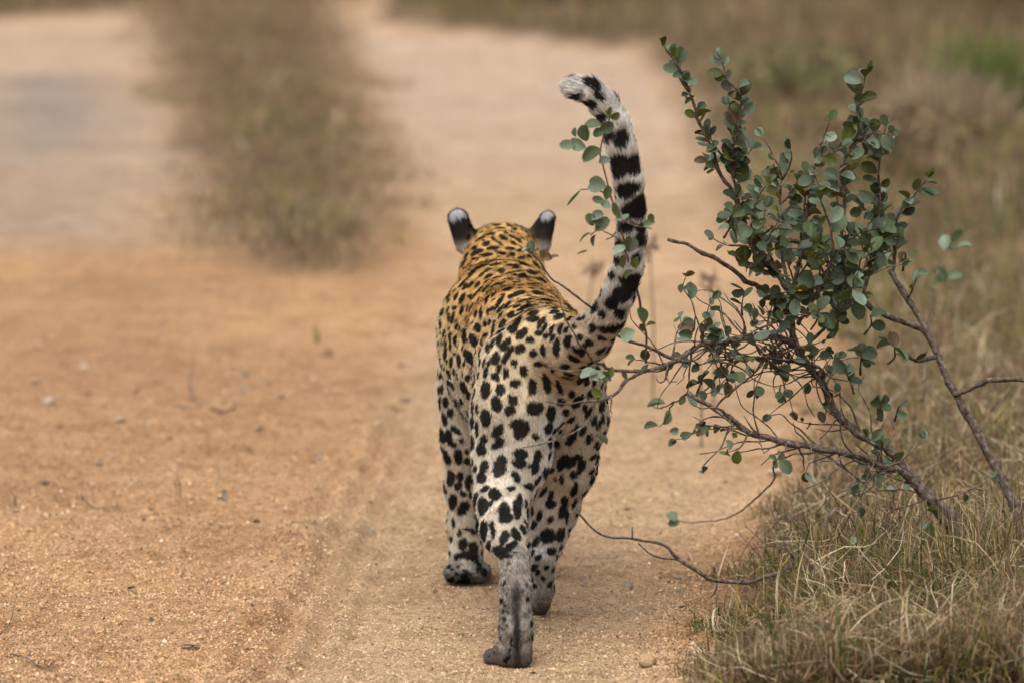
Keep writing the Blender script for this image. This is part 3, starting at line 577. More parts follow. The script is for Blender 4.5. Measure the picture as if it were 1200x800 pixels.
bush = empty('leafy_bush', tuple(base), 'grey-green round-leaved bush leaning over the track beside the leopard', 'bush')
def branch(pts, Y0, Y1, r0, r1, name='branch', leaves=None, wob=0.006):
    n = len(pts); seg = np.r_[0, np.cumsum([math.dist(a[:2], b_[:2]) for a, b_ in zip(pts[:-1], pts[1:])])]; seg = seg / seg[-1]
    P = [W(p[0], p[1], Y0 + (Y1 - Y0) * s) for p, s in zip(pts, seg)]
    rr = [pxr(r0 + (r1 - r0) * s, 9.0) for s in seg]
    P, rr = smooth_path(P, rr)
    if wob:
        en = np.sin(np.linspace(0, np.pi, len(P)))[:, None] ** 0.5; P = P + (np.stack([vnoise(P, 45, s) for s in (51, 52, 53)], -1) - 0.5) * wob * en + (np.stack([vnoise(P, 14, s) for s in (54, 55, 56)], -1) - 0.5) * wob * 1.3 * en
    put(obj(name, tube(name, P, rr, 8 if r0 > 3.5 else 5), m_bark), bush)
    if leaves: foliate(P, *leaves)
    return P
def foliate(P, start, n, size, spread=1.0):
    """leaves set alternately along a stem, a few on short side shoots"""
    m = len(P)
    for k in range(n):
        f = start + (1 - start) * (k + RNG.random() * 0.8) / n; i = min(m - 2, int(f * (m - 1)))
        T = P[i + 1] - P[i]; T /= np.linalg.norm(T) + 1e-9; side = np.cross(T, RNG.normal(size=3)); side /= np.linalg.norm(side) + 1e-9
        add_leaf(P[i] + side * 0.003, T * RNG.uniform(0.1, 0.9) + side * spread, pxr(size * RNG.uniform(0.5, 1.3), 9.0))
    T = P[-1] - P[-2]
    for _ in range(2): add_leaf(P[-1], T / np.linalg.norm(T) + RNG.normal(size=3) * 0.5, pxr(size * 0.8, 9.0))
def shoots(P, n, length, per, size, f0=0.2, f1=1.0, up=0.5):
    m = len(P)
    for _ in range(n):
        i = int((f0 + (f1 - f0) * RNG.random()) * (m - 2)); T = P[i + 1] - P[i]; T /= np.linalg.norm(T) + 1e-9
        d = T * 0.4 + np.array([0, 0, up]) + RNG.normal(size=3) * np.array([0.7, 0.5, 0.6]); d /= np.linalg.norm(d)
        L = pxr(length * RNG.uniform(0.6, 1.3), 9.0); pts = [P[i]]
        for k in range(4): d = d + RNG.normal(size=3) * 0.22 + np.array([0, 0, 0.06]); d /= np.linalg.norm(d); pts.append(pts[-1] + d * L / 4)
        Q, rr = smooth_path(pts, np.linspace(pxr(1.5, 9), pxr(0.7, 9), 5), 0.008)
        put(obj('twig', tube('twig', Q, rr, 5), m_bark), bush)
        foliate(Q, 0.15, per, size)
YB = float(base[1])
stem1 = branch([(1150, 706), (1135, 660), (1112, 602), (1066, 556), (1050, 535), (1031, 521), (1004, 506), (980, 482), (965, 451), (941, 420), (930, 397), (929, 375), (925, 340)], YB, 9.15, 7.2, 3.6)
stem2 = branch([(1145, 706), (1125, 640), (1066, 560), (1035, 547), (1004, 535), (973, 528), (942, 522), (907, 514), (876, 506), (856, 490), (833, 475), (806, 461)], YB - .02, 8.85, 6.2, 2.6)
stem3 = branch([(1215, 690), (1190, 600), (1174, 562), (1151, 517), (1128, 475), (1112, 448), (1097, 413), (1081, 382), (1066, 355), (1042, 316)], YB + .05, 9.25, 6.6, 3.4)
low_l = branch([(941, 412), (914, 395), (887, 396), (856, 398), (825, 404), (798, 418), (775, 430), (758, 434)], 9.15, 8.75, 4.2, 2.5)
br = {}
br['sub'] = branch([(1079, 384), (1050, 374), (1027, 364), (1004, 345), (980, 324)], 9.22, 9.1, 4, 2.5)
br['stub'] = branch([(1097, 418), (1073, 421), (1058, 412), (1040, 400)], 9.2, 9.1, 3.5, 1.5, leaves=(0.4, 3, 18))
branch([(1117, 462), (1131, 457), (1151, 448), (1178, 444), (1225, 448)], 9.2, 9.2, 3.4, 2.6)
br['six'] = branch([(965, 451), (963, 434), (945, 426), (895, 419), (845, 421), (818, 428)], 9.15, 8.95, 2.2, 1.0, 'twig', leaves=(0.35, 4, 16))
br['bare'] = branch([(930, 380), (912, 352), (895, 341), (876, 331), (856, 316), (829, 300), (802, 285), (783, 281)], 9.1, 8.85, 3.4, 2.2)
U = {}                                      # upright leafy shoots
U['a'] = branch([(926, 345), (905, 310), (885, 285), (870, 254), (858, 225), (845, 206), (834, 173), (817, 138), (806, 103), (792, 75), (778, 54)], 9.15, 9.0, 3.6, 1.2, leaves=(0.55, 30, 17))
U['b'] = branch([(880, 280), (868, 248), (860, 210), (858, 180), (864, 140), (866, 112), (852, 92), (846, 70)], 9.1, 9.0, 2.4, 1.0, leaves=(0.25, 34, 18))
U['c'] = branch([(925, 335), (915, 290), (913, 240), (914, 205), (905, 180), (893, 160)], 9.12, 9.2, 2.2, 0.9, leaves=(0.3, 9, 15))
U['d'] = branch([(928, 350), (940, 300), (945, 250), (950, 215), (963, 165), (972, 142)], 9.1, 8.95, 3, 1.0, leaves=(0.25, 16, 19))
U['e'] = branch([(980, 326), (985, 285), (990, 240), (985, 205), (998, 175), (1006, 150), (1004, 125), (1010, 104), (1016, 82)], 9.1, 9.05, 2.8, 1.0, leaves=(0.3, 32, 19))
U['f'] = branch([(1010, 348), (1020, 310), (1030, 254), (1030, 212), (1034, 177), (1038, 149)], 9.15, 9.1, 2.6, 1.0, leaves=(0.2, 20, 19))
U['g'] = branch([(1046, 320), (1048, 300), (1051, 257), (1069, 229), (1088, 208)], 9.25, 9.2, 2.4, 1.0, leaves=(0.35, 12, 17))
U['h'] = branch([(935, 380), (955, 345), (975, 300), (970, 262), (962, 235)], 9.05, 8.9, 2.4, 1.0, leaves=(0.2, 12, 20))
U['i'] = branch([(925, 340), (895, 305), (882, 270), (885, 235), (900, 215)], 9.0, 8.9, 2.2, 1.0, leaves=(0.2, 12, 18))
U['j'] = branch([(950, 400), (975, 375), (995, 345), (1010, 320), (1020, 290)], 9.05, 8.95, 2.2, 1.0, leaves=(0.1, 12, 20))
for k, (n_, ln, per) in {'a': (5, 22, 4), 'b': (7, 26, 5), 'c': (6, 28, 5), 'd': (10, 36, 5), 'e': (9, 30, 5), 'f': (9, 30, 5), 'g': (3, 22, 4), 'h': (11, 38, 5), 'i': (10, 36, 5), 'j': (9, 34, 5)}.items():
    shoots(U[k], n_, ln * 1.3, per, 18, 0.05, 0.85)
# lower sprays of leaves
for (x, y, n_, s_) in ((858, 255, 5, 22), (905, 352, 6, 22), (930, 345, 5, 24), (960, 365, 6, 24), (985, 370, 5, 22), (1000, 330, 6, 24), (872, 345, 4, 24), (845, 392, 5, 22), (880, 392, 3, 22), (815, 374, 2, 24), (826, 440, 5, 20), (870, 420, 3, 18),
                       (1010, 418, 6, 22), (990, 438, 5, 24), (1030, 470, 6, 22), (1054, 478, 2, 20), (1048, 412, 3, 20), (1020, 374, 2, 24), (915, 455, 2, 18), (850, 440, 3, 18), (1060, 300, 3, 16), (1075, 325, 3, 14)):
    Yc = 9.0 + RNG.uniform(-0.12, 0.05); c = W(x, y, Yc); s0 = W(x + RNG.uniform(-14, 14), y + RNG.uniform(12, 26), Yc + 0.05)
    Q, rr = smooth_path([s0, (s0 + c) / 2 + RNG.normal(size=3) * 0.004, c + np.array([0, 0, 0.008])], [pxr(1.6, 9), pxr(1.2, 9), pxr(0.8, 9)], 0.008)
    put(obj('twig', tube('twig', Q, rr, 5), m_bark), bush)
    for k in range(n_): i = RNG.integers(len(Q) // 2, len(Q)); add_leaf(Q[i], np.array([RNG.normal(), RNG.normal() * 0.6, RNG.normal() * 0.8 + 0.1]), pxr(s_ * RNG.uniform(0.6, 1.05), 9))
# twigs that reach across the leopard
F0 = 8.52
branch([(758, 434), (751, 435), (742, 441), (730, 451), (721, 461), (712, 466), (697, 470), (670, 473), (640, 470)], 8.75, F0, 2.6, 0.8)
branch([(806, 425), (785, 418), (760, 406), (736, 399), (724, 392), (710, 382), (697, 366), (667, 339), (646, 324), (631, 305), (607, 287)], 8.85, F0 + .02, 2.0, 0.8)
branch([(757, 434), (739, 435), (719, 434), (707, 427), (697, 425), (679, 400), (670, 386), (662, 373)], 8.75, F0, 2.2, 0.8)
branch([(697, 427), (690, 431), (674, 436), (659, 434), (640, 427), (632, 418)], F0 + .03, F0, 1.0, 0.6, 'twig')
branch([(697, 470), (694, 487), (682, 501), (667, 510), (655, 515), (630, 521), (612, 524)], F0, F0 - .02, 1.2, 0.6, 'twig')
branch([(716, 463), (714, 474), (717, 484)], F0 + .02, F0, 1.2, 0.7, 'twig')
branch([(662, 373), (655, 352), (648, 340)], F0, F0, 0.8, 0.5, 'twig')
sprig = branch([(757, 425), (756, 390), (750, 350), (742, 315), (735, 295), (727, 270), (720, 245), (714, 222), (707, 193), (703, 178), (706, 160), (712, 145), (716, 134)], 8.72, F0 - 0.02, 1.5, 0.8)
branch([(724, 255), (739, 263), (752, 266), (764, 268)], F0, F0, 1.0, 0.6, 'twig'); branch([(735, 292), (722, 276), (708, 270), (700, 265)], F0, F0, 1.0, 0.6, 'twig'); branch([(722, 272), (710, 281)], F0, F0, 0.9, 0.6, 'twig')
branch([(712, 228), (702, 222), (690, 221), (680, 222)], F0, F0, 0.9, 0.6, 'twig'); branch([(708, 264), (698, 270), (692, 276)], F0, F0, 0.9, 0.6, 'twig'); branch([(703, 178), (694, 176), (684, 172)], F0, F0, 0.9, 0.6, 'twig')
def leaf_px(x, y, s, ang, Y=F0 - 0.01, tone=None):         # leaf centred at a pixel, axis turned by ang
    d = np.array([math.cos(R(ang)), RNG.normal() * 0.25, math.sin(R(ang))]); sz = pxr(s, Y)
    add_leaf(W(x, y, Y) - d * sz * 0.5, d, sz, tone, 0.9)
for a in ((695, 145, 19, 170, 3), (686, 156, 20, 100, 3), (674, 155, 11, 100, 3), (664, 171, 21, 190, 0), (677, 170, 20, 160, 2), (693, 180, 25, 195, 3), (708, 188, 14, 30, 2), (711, 150, 17, 20, 0), (716, 132, 14, 70, 4), (721, 136, 12, 30, 4), (711, 134, 11, 140, 4), (701, 156, 14, 210, 3),
          (699, 217, 23, 170, 0), (674, 233, 24, 235, 3), (711, 226, 17, 85, 3), (701, 235, 15, 170, 0), (710, 240, 14, 150, 2), (724, 246, 20, 110, 3), (729, 257, 18, 10, 0), (691, 258, 16, 120, 3), (700, 253, 17, 35, 2), (706, 264, 22, 40, 0), (698, 262, 13, 150, 3), (685, 276, 16, 200, 0), (695, 281, 13, 240, 3),
          (682, 297, 13, 10, 2), (763, 256, 12, 80, 3), (761, 263, 15, 200, 0), (726, 292, 17, 200, 2), (739, 286, 20, 75, 5), (731, 307, 16, 80, 5), (745, 308, 16, 250, 4), (737, 322, 14, 230, 3),
          (622, 288, 15, 110, 3), (617, 293, 12, 200, 2), (641, 301, 13, 150, 6), (636, 300, 13, 100, 6), (648, 301, 12, 40, 6), (708, 443, 18, 160, 3), (700, 440, 20, 190, 2), (690, 438, 22, 190, 2), (715, 437, 14, 60, 4), (700, 460, 15, 140, 4), (731, 440, 12, 130, 5),
          (706, 513, 18, 125, 5), (751, 370, 20, 110, 3), (763, 380, 12, 20, 5), (799, 338, 11, 80, 5), (735, 392, 20, 200, 2), (752, 384, 10, 120, 5), (800, 399, 16, 190, 0)):
    leaf_px(*a[:4], tone=a[4])
for (x, y, s, a, tn) in ((769, 474, 22, 190, 1), (763, 500, 17, 190, 3), (782, 490, 17, 60, 0), (790, 505, 12, 0, 2)): leaf_px(x, y, s, a, 9.6, tn)
branch([(806, 461), (790, 470), (775, 478), (760, 474)], 8.95, 9.5, 1.2, 0.6, 'twig'); branch([(790, 470), (780, 492), (772, 500)], 9.2, 9.6, 0.9, 0.6, 'twig')
# bare tangle under the crown
tang = [low_l, stem2, br['six'], stem1]
for k in range(170):
    P = tang[[0, 0, 1, 1, 2, 2, 3][k % 7]]; i = int(RNG.uniform(0.3 if k % 7 in (2, 3) else 0.05, 0.95) * (len(P) - 2))
    if P is stem1 and i < len(P) * 0.4: i = int(len(P) * RNG.uniform(0.45, 0.8))
    d = np.array([-0.5 + RNG.normal() * 0.8, -0.2 + RNG.normal() * 0.4, RNG.normal() * 0.75]); d /= np.linalg.norm(d); L = pxr(RNG.uniform(25, 110), 9); pts = [P[i]]
    for q in range(5):
        d = d + RNG.normal(size=3) * 0.28; d /= np.linalg.norm(d); nxt = pts[-1] + d * L / 5; nxt[2] = max(nxt[2], 0.05); pts.append(nxt)
    Q, rr = smooth_path(pts, np.linspace(pxr(RNG.uniform(0.9, 1.6), 9), pxr(0.5, 9), 6), 0.01)
    put(obj('twig', tube('twig', Q, rr, 5), m_bark), bush)
    if k % 3 == 0: foliate(Q, 0.5, RNG.integers(1, 4), 15)
# the bare low branch near the ground and its forks
branch([(1112, 690), (1100, 672), (1092, 668), (1043, 666), (975, 663), (930, 663), (912, 671), (876, 681), (840, 678), (795, 655), (777, 637), (741, 630), (705, 626), (676, 599)], YB - .1, 8.75, 3.6, 1.2)
branch([(795, 655), (775, 652), (760, 645), (748, 636)], 8.85, 8.8, 1.2, 0.7, 'twig'); branch([(741, 630), (741, 617)], 8.78, 8.78, 1.1, 0.8, 'twig'); branch([(840, 678), (838, 690), (833, 700)], 8.87, 8.86, 1.2, 0.7, 'twig')
branch([(985, 545), (960, 530), (912, 538), (903, 565), (870, 597), (845, 608), (812, 612), (796, 610)], 9.2, 9.9, 1.6, 0.8)
leaf_px(787, 603, 16, 120, 9.9, 0); leaf_px(789, 613, 16, 200, 9.9, 1)
# a second sprig out of focus behind
behind = branch([(1080, 470), (1088, 400), (1092, 350), (1100, 310), (1112, 288)], 10.2, 10.4, 2.0, 1.0)
for (x, y, s, a) in ((1107, 283, 20, 100), (1120, 276, 18, 60), (1130, 290, 18, 10), (1115, 292, 16, 170), (1102, 322, 22, 120), (1118, 322, 18, 20), (1098, 330, 16, 200)): leaf_px(x, y, s, a, 10.4)
all_leaves.sort(key=lambda q: -q[0])
for k, (sz, M, c) in enumerate(all_leaves[:300]):
    o = bpy.data.objects.new('leaf', LEAF_ME[k % 5]); COL.objects.link(o); o.color = (*c, 1); o.parent = bush
    o.matrix_parent_inverse = Matrix.Translation(-Vector(bush.location)); o.matrix_basis = Matrix(M.tolist())
rest = all_leaves[300:]
if rest:
    VV, FF, CC = [], [], []; nv = 0
    for k, (sz, M, c) in enumerate(rest):
        V, F_ = LEAF[k % 5]; VV.append(V @ M[:3, :3].T + M[:3, 3]); FF.append(F_ + nv); CC.append(np.tile(c, (len(V), 1))); nv += len(V)
    m_leaf2 = m_leaf.copy(); m_leaf2.name = 'bush_leaf_small'; t2 = m_leaf2.node_tree
    an = t2.nodes.new('ShaderNodeAttribute'); an.attribute_name = 'col'
    oi2 = [n_ for n_ in t2.nodes if n_.bl_idname == 'ShaderNodeObjectInfo'][0]
    for l in list(t2.links):
        if l.from_node == oi2: t2.links.new(an.outputs['Color'], l.to_socket)
    put(obj('small_leaves', mesh_np('small_leaves', np.vstack(VV), np.vstack(FF), 4, True, np.vstack(CC)), m_leaf2, kind='stuff'), bush)
print('LEAVES', len(all_leaves))
# ------------------------------------------------------------------ dry grass
m_grass, t, b = new_mat('dry_grass')
gcol = attr_col(t); t.links.new(gcol, b.inputs['Base Color']); b.inputs['Roughness'].default_value = 0.7; b.inputs['Specular IOR Level'].default_value = 0.2
tr_ = t.nodes.new('ShaderNodeBsdfTranslucent'); ms = t.nodes.new('ShaderNodeMixShader'); ms.inputs[0].default_value = 0.3
t.links.new(gcol, tr_.inputs[0]); t.links.new(b.outputs[0], ms.inputs[1]); t.links.new(tr_.outputs[0], ms.inputs[2]); t.links.new(ms.outputs[0], t.nodes['Material Output'].inputs[0])
STRAW = [lin(198, 172, 132), lin(178, 150, 110), lin(152, 126, 92), lin(124, 101, 74), lin(96, 80, 60), lin(222, 204, 170), lin(112, 118, 58), lin(88, 108, 50), lin(164, 150, 76), lin(150, 104, 66)]
def blades(name, x, y, L, wd, pal, lean, bend, az=None, kink=0.3, z0=None, flat=None):
    n = len(x); az = RNG.uniform(0, 2 * np.pi, n) if az is None else az
    th = RNG.uniform(0.05, 1.55, n) * min(1.0, lean); dth = RNG.normal(0.45, 0.65, n) * bend
    if flat: th = RNG.uniform(*flat, n); dth = RNG.normal(0, 0.3, n)
    root = np.stack([x, y, gz(x, y) - 0.004 + (0 if z0 is None else z0)], -1); hd = np.stack([np.cos(az), np.sin(az), 0 * az], -1); sd_ = np.stack([-np.sin(az), np.cos(az), 0 * az], -1)
    tw = RNG.uniform(-0.9, 0.9, n)[:, None]; sd_ = sd_ * np.cos(tw) + np.array([0, 0, 1.0]) * np.sin(tw) * 0.5
    S = 4; pts = [root]; cur = root
    for k in range(S):
        a = th + dth * (k / S) + RNG.normal(0, kink, n); az = az + RNG.normal(0, kink * 1.4, n); hd = np.stack([np.cos(az), np.sin(az), 0 * az], -1); cur = cur + (hd * np.sin(a)[:, None] + np.array([0, 0, 1.0]) * np.cos(a)[:, None]) * (L / S)[:, None]
        cur[:, 2] = np.maximum(cur[:, 2], root[:, 2] * (z0 is None) + 0.006 + 0.01 * RNG.random(n)); pts.append(cur)
    V = np.zeros((n, 2 * S + 1, 3)); prof = [0.8, 1.0, 0.9, 0.6]
    for k in range(S):
        V[:, 2 * k] = pts[k] - sd_ * (wd * prof[k] / 2)[:, None]; V[:, 2 * k + 1] = pts[k] + sd_ * (wd * prof[k] / 2)[:, None]
    V[:, 2 * S] = pts[S]
    f = []
    for k in range(S - 1): f += [[2 * k, 2 * k + 1, 2 * k + 3], [2 * k, 2 * k + 3, 2 * k + 2]]
    f += [[2 * S - 2, 2 * S - 1, 2 * S]]
    Fc = np.array(f)[None] + (np.arange(n) * (2 * S + 1))[:, None, None]
    c = pal * RNG.uniform(0.55, 1.5, (n, 1))
    return mesh_np(name, V, Fc, 3, False, np.repeat(c * 0.68, 2 * S + 1, 0))
def pick(n, wts):
    wts = np.array(wts, float); return np.array(STRAW)[RNG.choice(len(STRAW), n, p=wts / wts.sum())]
def scatter(n, x0, x1, y0, y1, poly, margin, ypow=1.0):
    y = y0 + (y1 - y0) * RNG.random(n) ** ypow; x = x0 + (x1 - x0) * RNG.random(n)
    k = poly_mask(x, y, poly) + (vn2(x, y, 5, 61) - 0.5) * 0.3 + (vn2(x, y, 1.6, 62) - 0.5) * np.where(y > 14.5, 0.4, 0.15) > margin + np.where(y > 14.5, RNG.random(n) ** 2 * 0.5, RNG.random(n) ** 3 * 0.12); return x[k], y[k]
# near verge, under the bush
x, y = scatter(215000, 0.2, 2.4, 8.1, 14.5, VERGE, 0.02, 1.6)
keep = ((x < 0.125 * y + 0.12) | ((x < 0.125 * y + 0.75) & (RNG.random(len(x)) < 0.55))) & (RNG.random(len(x)) < 0.12 + 1.15 * vn2(x, y, 7, 63)); x, y = x[keep], y[keep]; n = len(x)
tuft = vn2(x, y, 6, 64); hgt = 0.05 + 0.10 * tuft ** 1.3; hgt *= np.clip(0.35 + poly_mask(x, y, VERGE) / 0.25, 0.35, 1.1)
hgt += 0.12 * np.exp(-(((x - base[0] - 0.02) / 0.22) ** 2 + ((y - base[1] + 0.15) / 0.45) ** 2)) * vn2(x, y, 9, 80); L = hgt * RNG.uniform(0.5, 1.5, n)
green = (vn2(x, y, 3.5, 65) > 0.55)[:, None]
pal = np.where(green & (RNG.random((n, 1)) < 0.55), pick(n, [1, 1, 1, 1, 0, 0.5, 4, 3, 3, 0.3]), pick(n, [3, 3, 4, 4.5, 4.5, 1.8, 0.9, 0.5, 0.6, 0.9]))
obj('verge_grass', blades('verge_grass', x, y, L, RNG.uniform(0.0016, 0.0046, n), pal, 1.0, 1.7), m_grass, label='tangled dry straw grass covering the verge under the bush', cat='grass', kind='stuff')
# broader, longer blades standing out of it
k = RNG.choice(n, 3400, replace=False); x2, y2 = x[k], y[k]
pal = np.where(RNG.random((3400, 1)) < 0.34, pick(3400, [0, 0, 0, 0, 0, 0, 3, 3, 2, 0]), pick(3400, [4, 3, 2, 1, 0.5, 4, 0, 0, 1, 0.8]))
obj('long_grass', blades('long_grass', x2, y2, RNG.uniform(0.08, 0.22, 3400) * np.clip(0.4 + poly_mask(x2, y2, VERGE) / 0.25, 0.4, 1), RNG.uniform(0.003, 0.008, 3400), pal, 0.9, 1.6), m_grass, label='broad pale and green grass blades standing out of the verge', cat='grass', kind='stuff')
# bent and broken stems lying across it
k = RNG.choice(n, 15000, replace=False); x2, y2 = x[k], y[k]; n2 = len(k); in_ = np.clip(poly_mask(x2, y2, VERGE) / 0.2, 0.1, 1)
obj('bent_stems', blades('bent_stems', x2, y2, RNG.uniform(0.04, 0.20, n2) * (0.4 + 0.6 * in_), RNG.uniform(0.0014, 0.0032, n2), pick(n2, [3.5, 3, 3, 4, 4.5, 2.6, 0.8, 0.5, 0.5, 0.8]), 1, 1, kink=0.22, z0=RNG.uniform(0.01, 0.11, n2) * in_, flat=(0.9, 1.9)), m_grass, label='bent broken straw stems lying across the verge grass', cat='grass', kind='stuff')
# the median and the veld beyond
x, y = scatter(200000, -3.8, 0.4, 14.0, 40, MEDIAN, -0.06, 1.3); n = len(x); dn = RNG.random(n) < 0.3 + 0.8 * vn2(x, y, 2.2, 66); x, y = x[dn], y[dn]; n = len(x)
obj('median_grass', blades('median_grass', x, y, (0.04 + 0.09 * vn2(x, y, 1.6, 67) * np.clip(0.3 + poly_mask(x, y, MEDIAN) * 1.6, 0.3, 1)) * RNG.uniform(0.5, 1.4, n), RNG.uniform(0.003, 0.006, n), np.where((vn2(x, y, 1.1, 68) > 0.62)[:, None], pick(n, [1, 2, 2, 2, 1, 0.5, 1.2, 0.4, 1, 0]), pick(n, [1.5, 3, 5, 5, 3, 0.6, 0.3, 0.1, 0.3, 0.9])), 0.9, 1.0), m_grass,
    label='brown dry grass growing between the two wheel tracks', cat='grass', kind='stuff')
x, y = scatter(150000, -4.0, 7.5, 13.0, 46, VERGE, 0.02, 1.15); keep = np.abs(x) < 0.14 * y + 0.6; x, y = x[keep], y[keep]; n = len(x); dn = RNG.random(n) < 0.25 + 0.9 * vn2(x, y, 1.3, 69); x, y = x[dn], y[dn]; n = len(x)
gp = vn2(x, y, 0.55, 70)
obj('veld_grass', blades('veld_grass', x, y, (0.08 + 0.32 * vn2(x, y, 0.9, 71) * np.clip(0.25 + poly_mask(x, y, VERGE) * 0.8, 0.25, 1)) * RNG.uniform(0.5, 1.4, n), RNG.uniform(0.003, 0.007, n), np.where((gp > 0.6)[:, None], pick(n, [1, 1, 2, 2, 1, 0.5, 3, 3, 2, 0]), pick(n, [1, 2, 4, 5, 5, 0.6, 1.2, 0.8, 0.5, 0.6])), 0.45, 0.9), m_grass,
    label='rough olive-brown veld grass beyond the bend of the track', cat='grass', kind='stuff')
x = RNG.uniform(-9, -1.5, 20000); y = RNG.uniform(29, 45, 20000); k = poly_mask(x, y, FAR_LEFT) > 0.1; x, y = x[k], y[k]; n = len(x)
obj('distant_grass', blades('distant_grass', x, y, RNG.uniform(0.15, 0.5, n), RNG.uniform(0.005, 0.009, n), pick(n, [2, 3, 4, 4, 3, 1, 1, 0.5, 0.5, 0.5]), 0.4, 0.8), m_grass, label='dark dry grass closing off the far end of the wheel track', cat='grass', kind='stuff')
# dead twigs tangled in the grass under the bush: a mass nobody could count
TV, TF, nv = [], [], 0
for k in range(330):
    px_, py_ = RNG.uniform(900, 1230), RNG.uniform(470, 760); p = G(px_, py_)
    if poly_mask(np.array([p[0]]), np.array([p[1]]), VERGE)[0] < 0.05: continue
    p[2] = float(gz(p[0], p[1])) + RNG.uniform(0.0, 0.10); d = RNG.normal(size=3) * np.array([1, 1, 0.5]); d /= np.linalg.norm(d); pts = [p]
    for q in range(4): d = d + RNG.normal(size=3) * 0.35; d /= np.linalg.norm(d); nx_ = pts[-1] + d * RNG.uniform(0.01, 0.045); nx_[2] = max(nx_[2], float(gz(nx_[0], nx_[1])) + 0.004); pts.append(nx_)
    Q, rr = smooth_path(pts, np.linspace(RNG.uniform(0.0009, 0.0022), 0.0007, 5), 0.012); me = tube('t', Q, rr, 4); v = np.zeros(len(me.vertices) * 3); me.vertices.foreach_get('co', v); f = np.zeros(len(me.loops), np.int32); me.loops.foreach_get('vertex_index', f)
    TV.append(v.reshape(-1, 3)); TF.append(f.reshape(-1, 3) + nv); nv += len(me.vertices); bpy.data.meshes.remove(me)
obj('twig_litter', mesh_np('twig_litter', np.vstack(TV), np.vstack(TF), 3, True), m_bark, label='dead grey twigs tangled in the dry grass under the bush', cat='litter', kind='stuff')
# shrubs out in the veld
m_shrub, t, b = new_mat('shrub_leaf'); t.links.new(attr_col(t), b.inputs['Base Color']); b.inputs['Roughness'].default_value = 0.6
def shrub(name, x, y, r, h, colr, n, label):
    z0 = float(gz(x, y)); e = empty(name, (x, y, z0), label, 'shrub')
    for k in range(5):
        a = RNG.uniform(0, 6.28); tip = np.array([x + math.cos(a) * r * 0.6, y + math.sin(a) * r * 0.6, z0 + h * RNG.uniform(0.6, 0.9)]); bs = np.array([x, y, z0 - 0.02])
        Q, rr = smooth_path([bs, (bs + tip) / 2 + np.array([0, 0, h * 0.12]), tip], [0.008, 0.006, 0.003], 0.05); put(obj('stem', tube('stem', Q, rr, 5), m_bark), e)
    u = RNG.normal(size=(n, 3)); u /= np.linalg.norm(u, axis=1)[:, None]; rad = RNG.random(n)[:, None] ** 0.45 * (0.7 + 0.5 * vnoise(u, 2.2, int(x * 10) % 50)[:, None])
    P = np.array([x, y, z0 + h * 0.55]) + u * rad * np.array([r, r, h * 0.5]); P[:, 2] = np.maximum(P[:, 2], z0 + 0.03)
    a = RNG.normal(size=(n, 3)); a /= np.linalg.norm(a, axis=1)[:, None]; b2 = np.cross(a, RNG.normal(size=(n, 3))); b2 /= np.linalg.norm(b2, axis=1)[:, None]; s = RNG.uniform(0.012, 0.03, (n, 1))
    V = np.stack([P - a * s, P + b2 * s * 0.5, P + a * s, P - b2 * s * 0.5], 1)
    o = obj('crown', mesh_np('crown', V, np.arange(n * 4).reshape(n, 4), 4, False, np.repeat(colr * 0.72 * RNG.uniform(0.6, 1.3, (n, 1)), 4, 0)), m_shrub, kind='stuff'); put(o, e)
def clump(name, x, y, r, h, colr, n, label):
    e = empty(name, (x, y, float(gz(x, y))), label, 'grass clump'); a = RNG.uniform(0, 6.28, n); q = r * np.sqrt(RNG.random(n)); X_, Y2 = x + q * np.cos(a), y + q * np.sin(a)
    put(obj('stalks', blades('stalks', X_, Y2, h * RNG.uniform(0.5, 1.2, n) * (1 - 0.5 * q / r), RNG.uniform(0.005, 0.012, n), np.tile(colr, (n, 1)), 0.5, 0.8), m_grass, kind='stuff'), e)
def at(px, py): p = G(px, py); return float(p[0]), float(p[1])
clump('green_clump', *at(1150, 150), 0.22, 0.55, lin(118, 132, 68), 1300, 'fresh green shrub standing out in the dry veld beside a pale clump')
clump('pale_clump', *at(1110, 170), 0.30, 0.42, lin(182, 158, 130), 1500, 'pale withered clump of dry stalks in the veld')
shrub('olive_shrub', *at(930, 130), 0.4, 0.28, lin(124, 118, 74), 900, 'low olive shrub at the edge of the veld beyond the bush')
shrub('brown_shrub', *at(1040, 215), 0.4, 0.25, lin(136, 112, 84), 1200, 'low brown shrub hidden behind the leafy bush')
shrub('dark_shrub', *at(640, 12), 0.9, 0.6, lin(92, 80, 56), 4000, 'dark brown shrub standing past the bend of the pale track')
shrub('olive_shrub', *at(1190, 40), 0.8, 0.9, lin(108, 100, 62), 3500, 'tall olive-brown shrub far out in the veld past the green one')
# ------------------------------------------------------------------ stones, litter and sprouts on the sand
def stone_mesh(seed, flat=0.6):
    r_ = np.random.default_rng(seed); n, m = 7, 10; V = [(0, 0, flat)]; F_ = []
    for i in range(1, n):
        for j in range(m): th, ph = math.pi * i / n, 2 * math.pi * j / m; V.append((math.sin(th) * math.cos(ph), math.sin(th) * math.sin(ph), flat * math.cos(th)))
    V.append((0, 0, -flat)); V = np.array(V)
    for _ in range(9):
        d = r_.normal(size=3); d /= np.linalg.norm(d); h = r_.uniform(0.5, 0.85) * (flat if abs(d[2]) > 0.6 else 1); k = V @ d - h; V = V - np.where(k > 0, k, 0)[:, None] * d
    V += (vnoise(V, 2.5, seed)[:, None] - 0.5) * 0.16
    for j in range(m): F_.append((0, 1 + j, 1 + (j + 1) % m)); e = 1 + (n - 2) * m; F_.append((len(V) - 1, e + (j + 1) % m, e + j))
    for i in range(n - 2):
        for j in range(m): a = 1 + i * m + j; b_ = 1 + i * m + (j + 1) % m; F_ += [(a, a + m, b_ + m), (a, b_ + m, b_)]
    return mesh_np('stone', V, F_, 3, False)
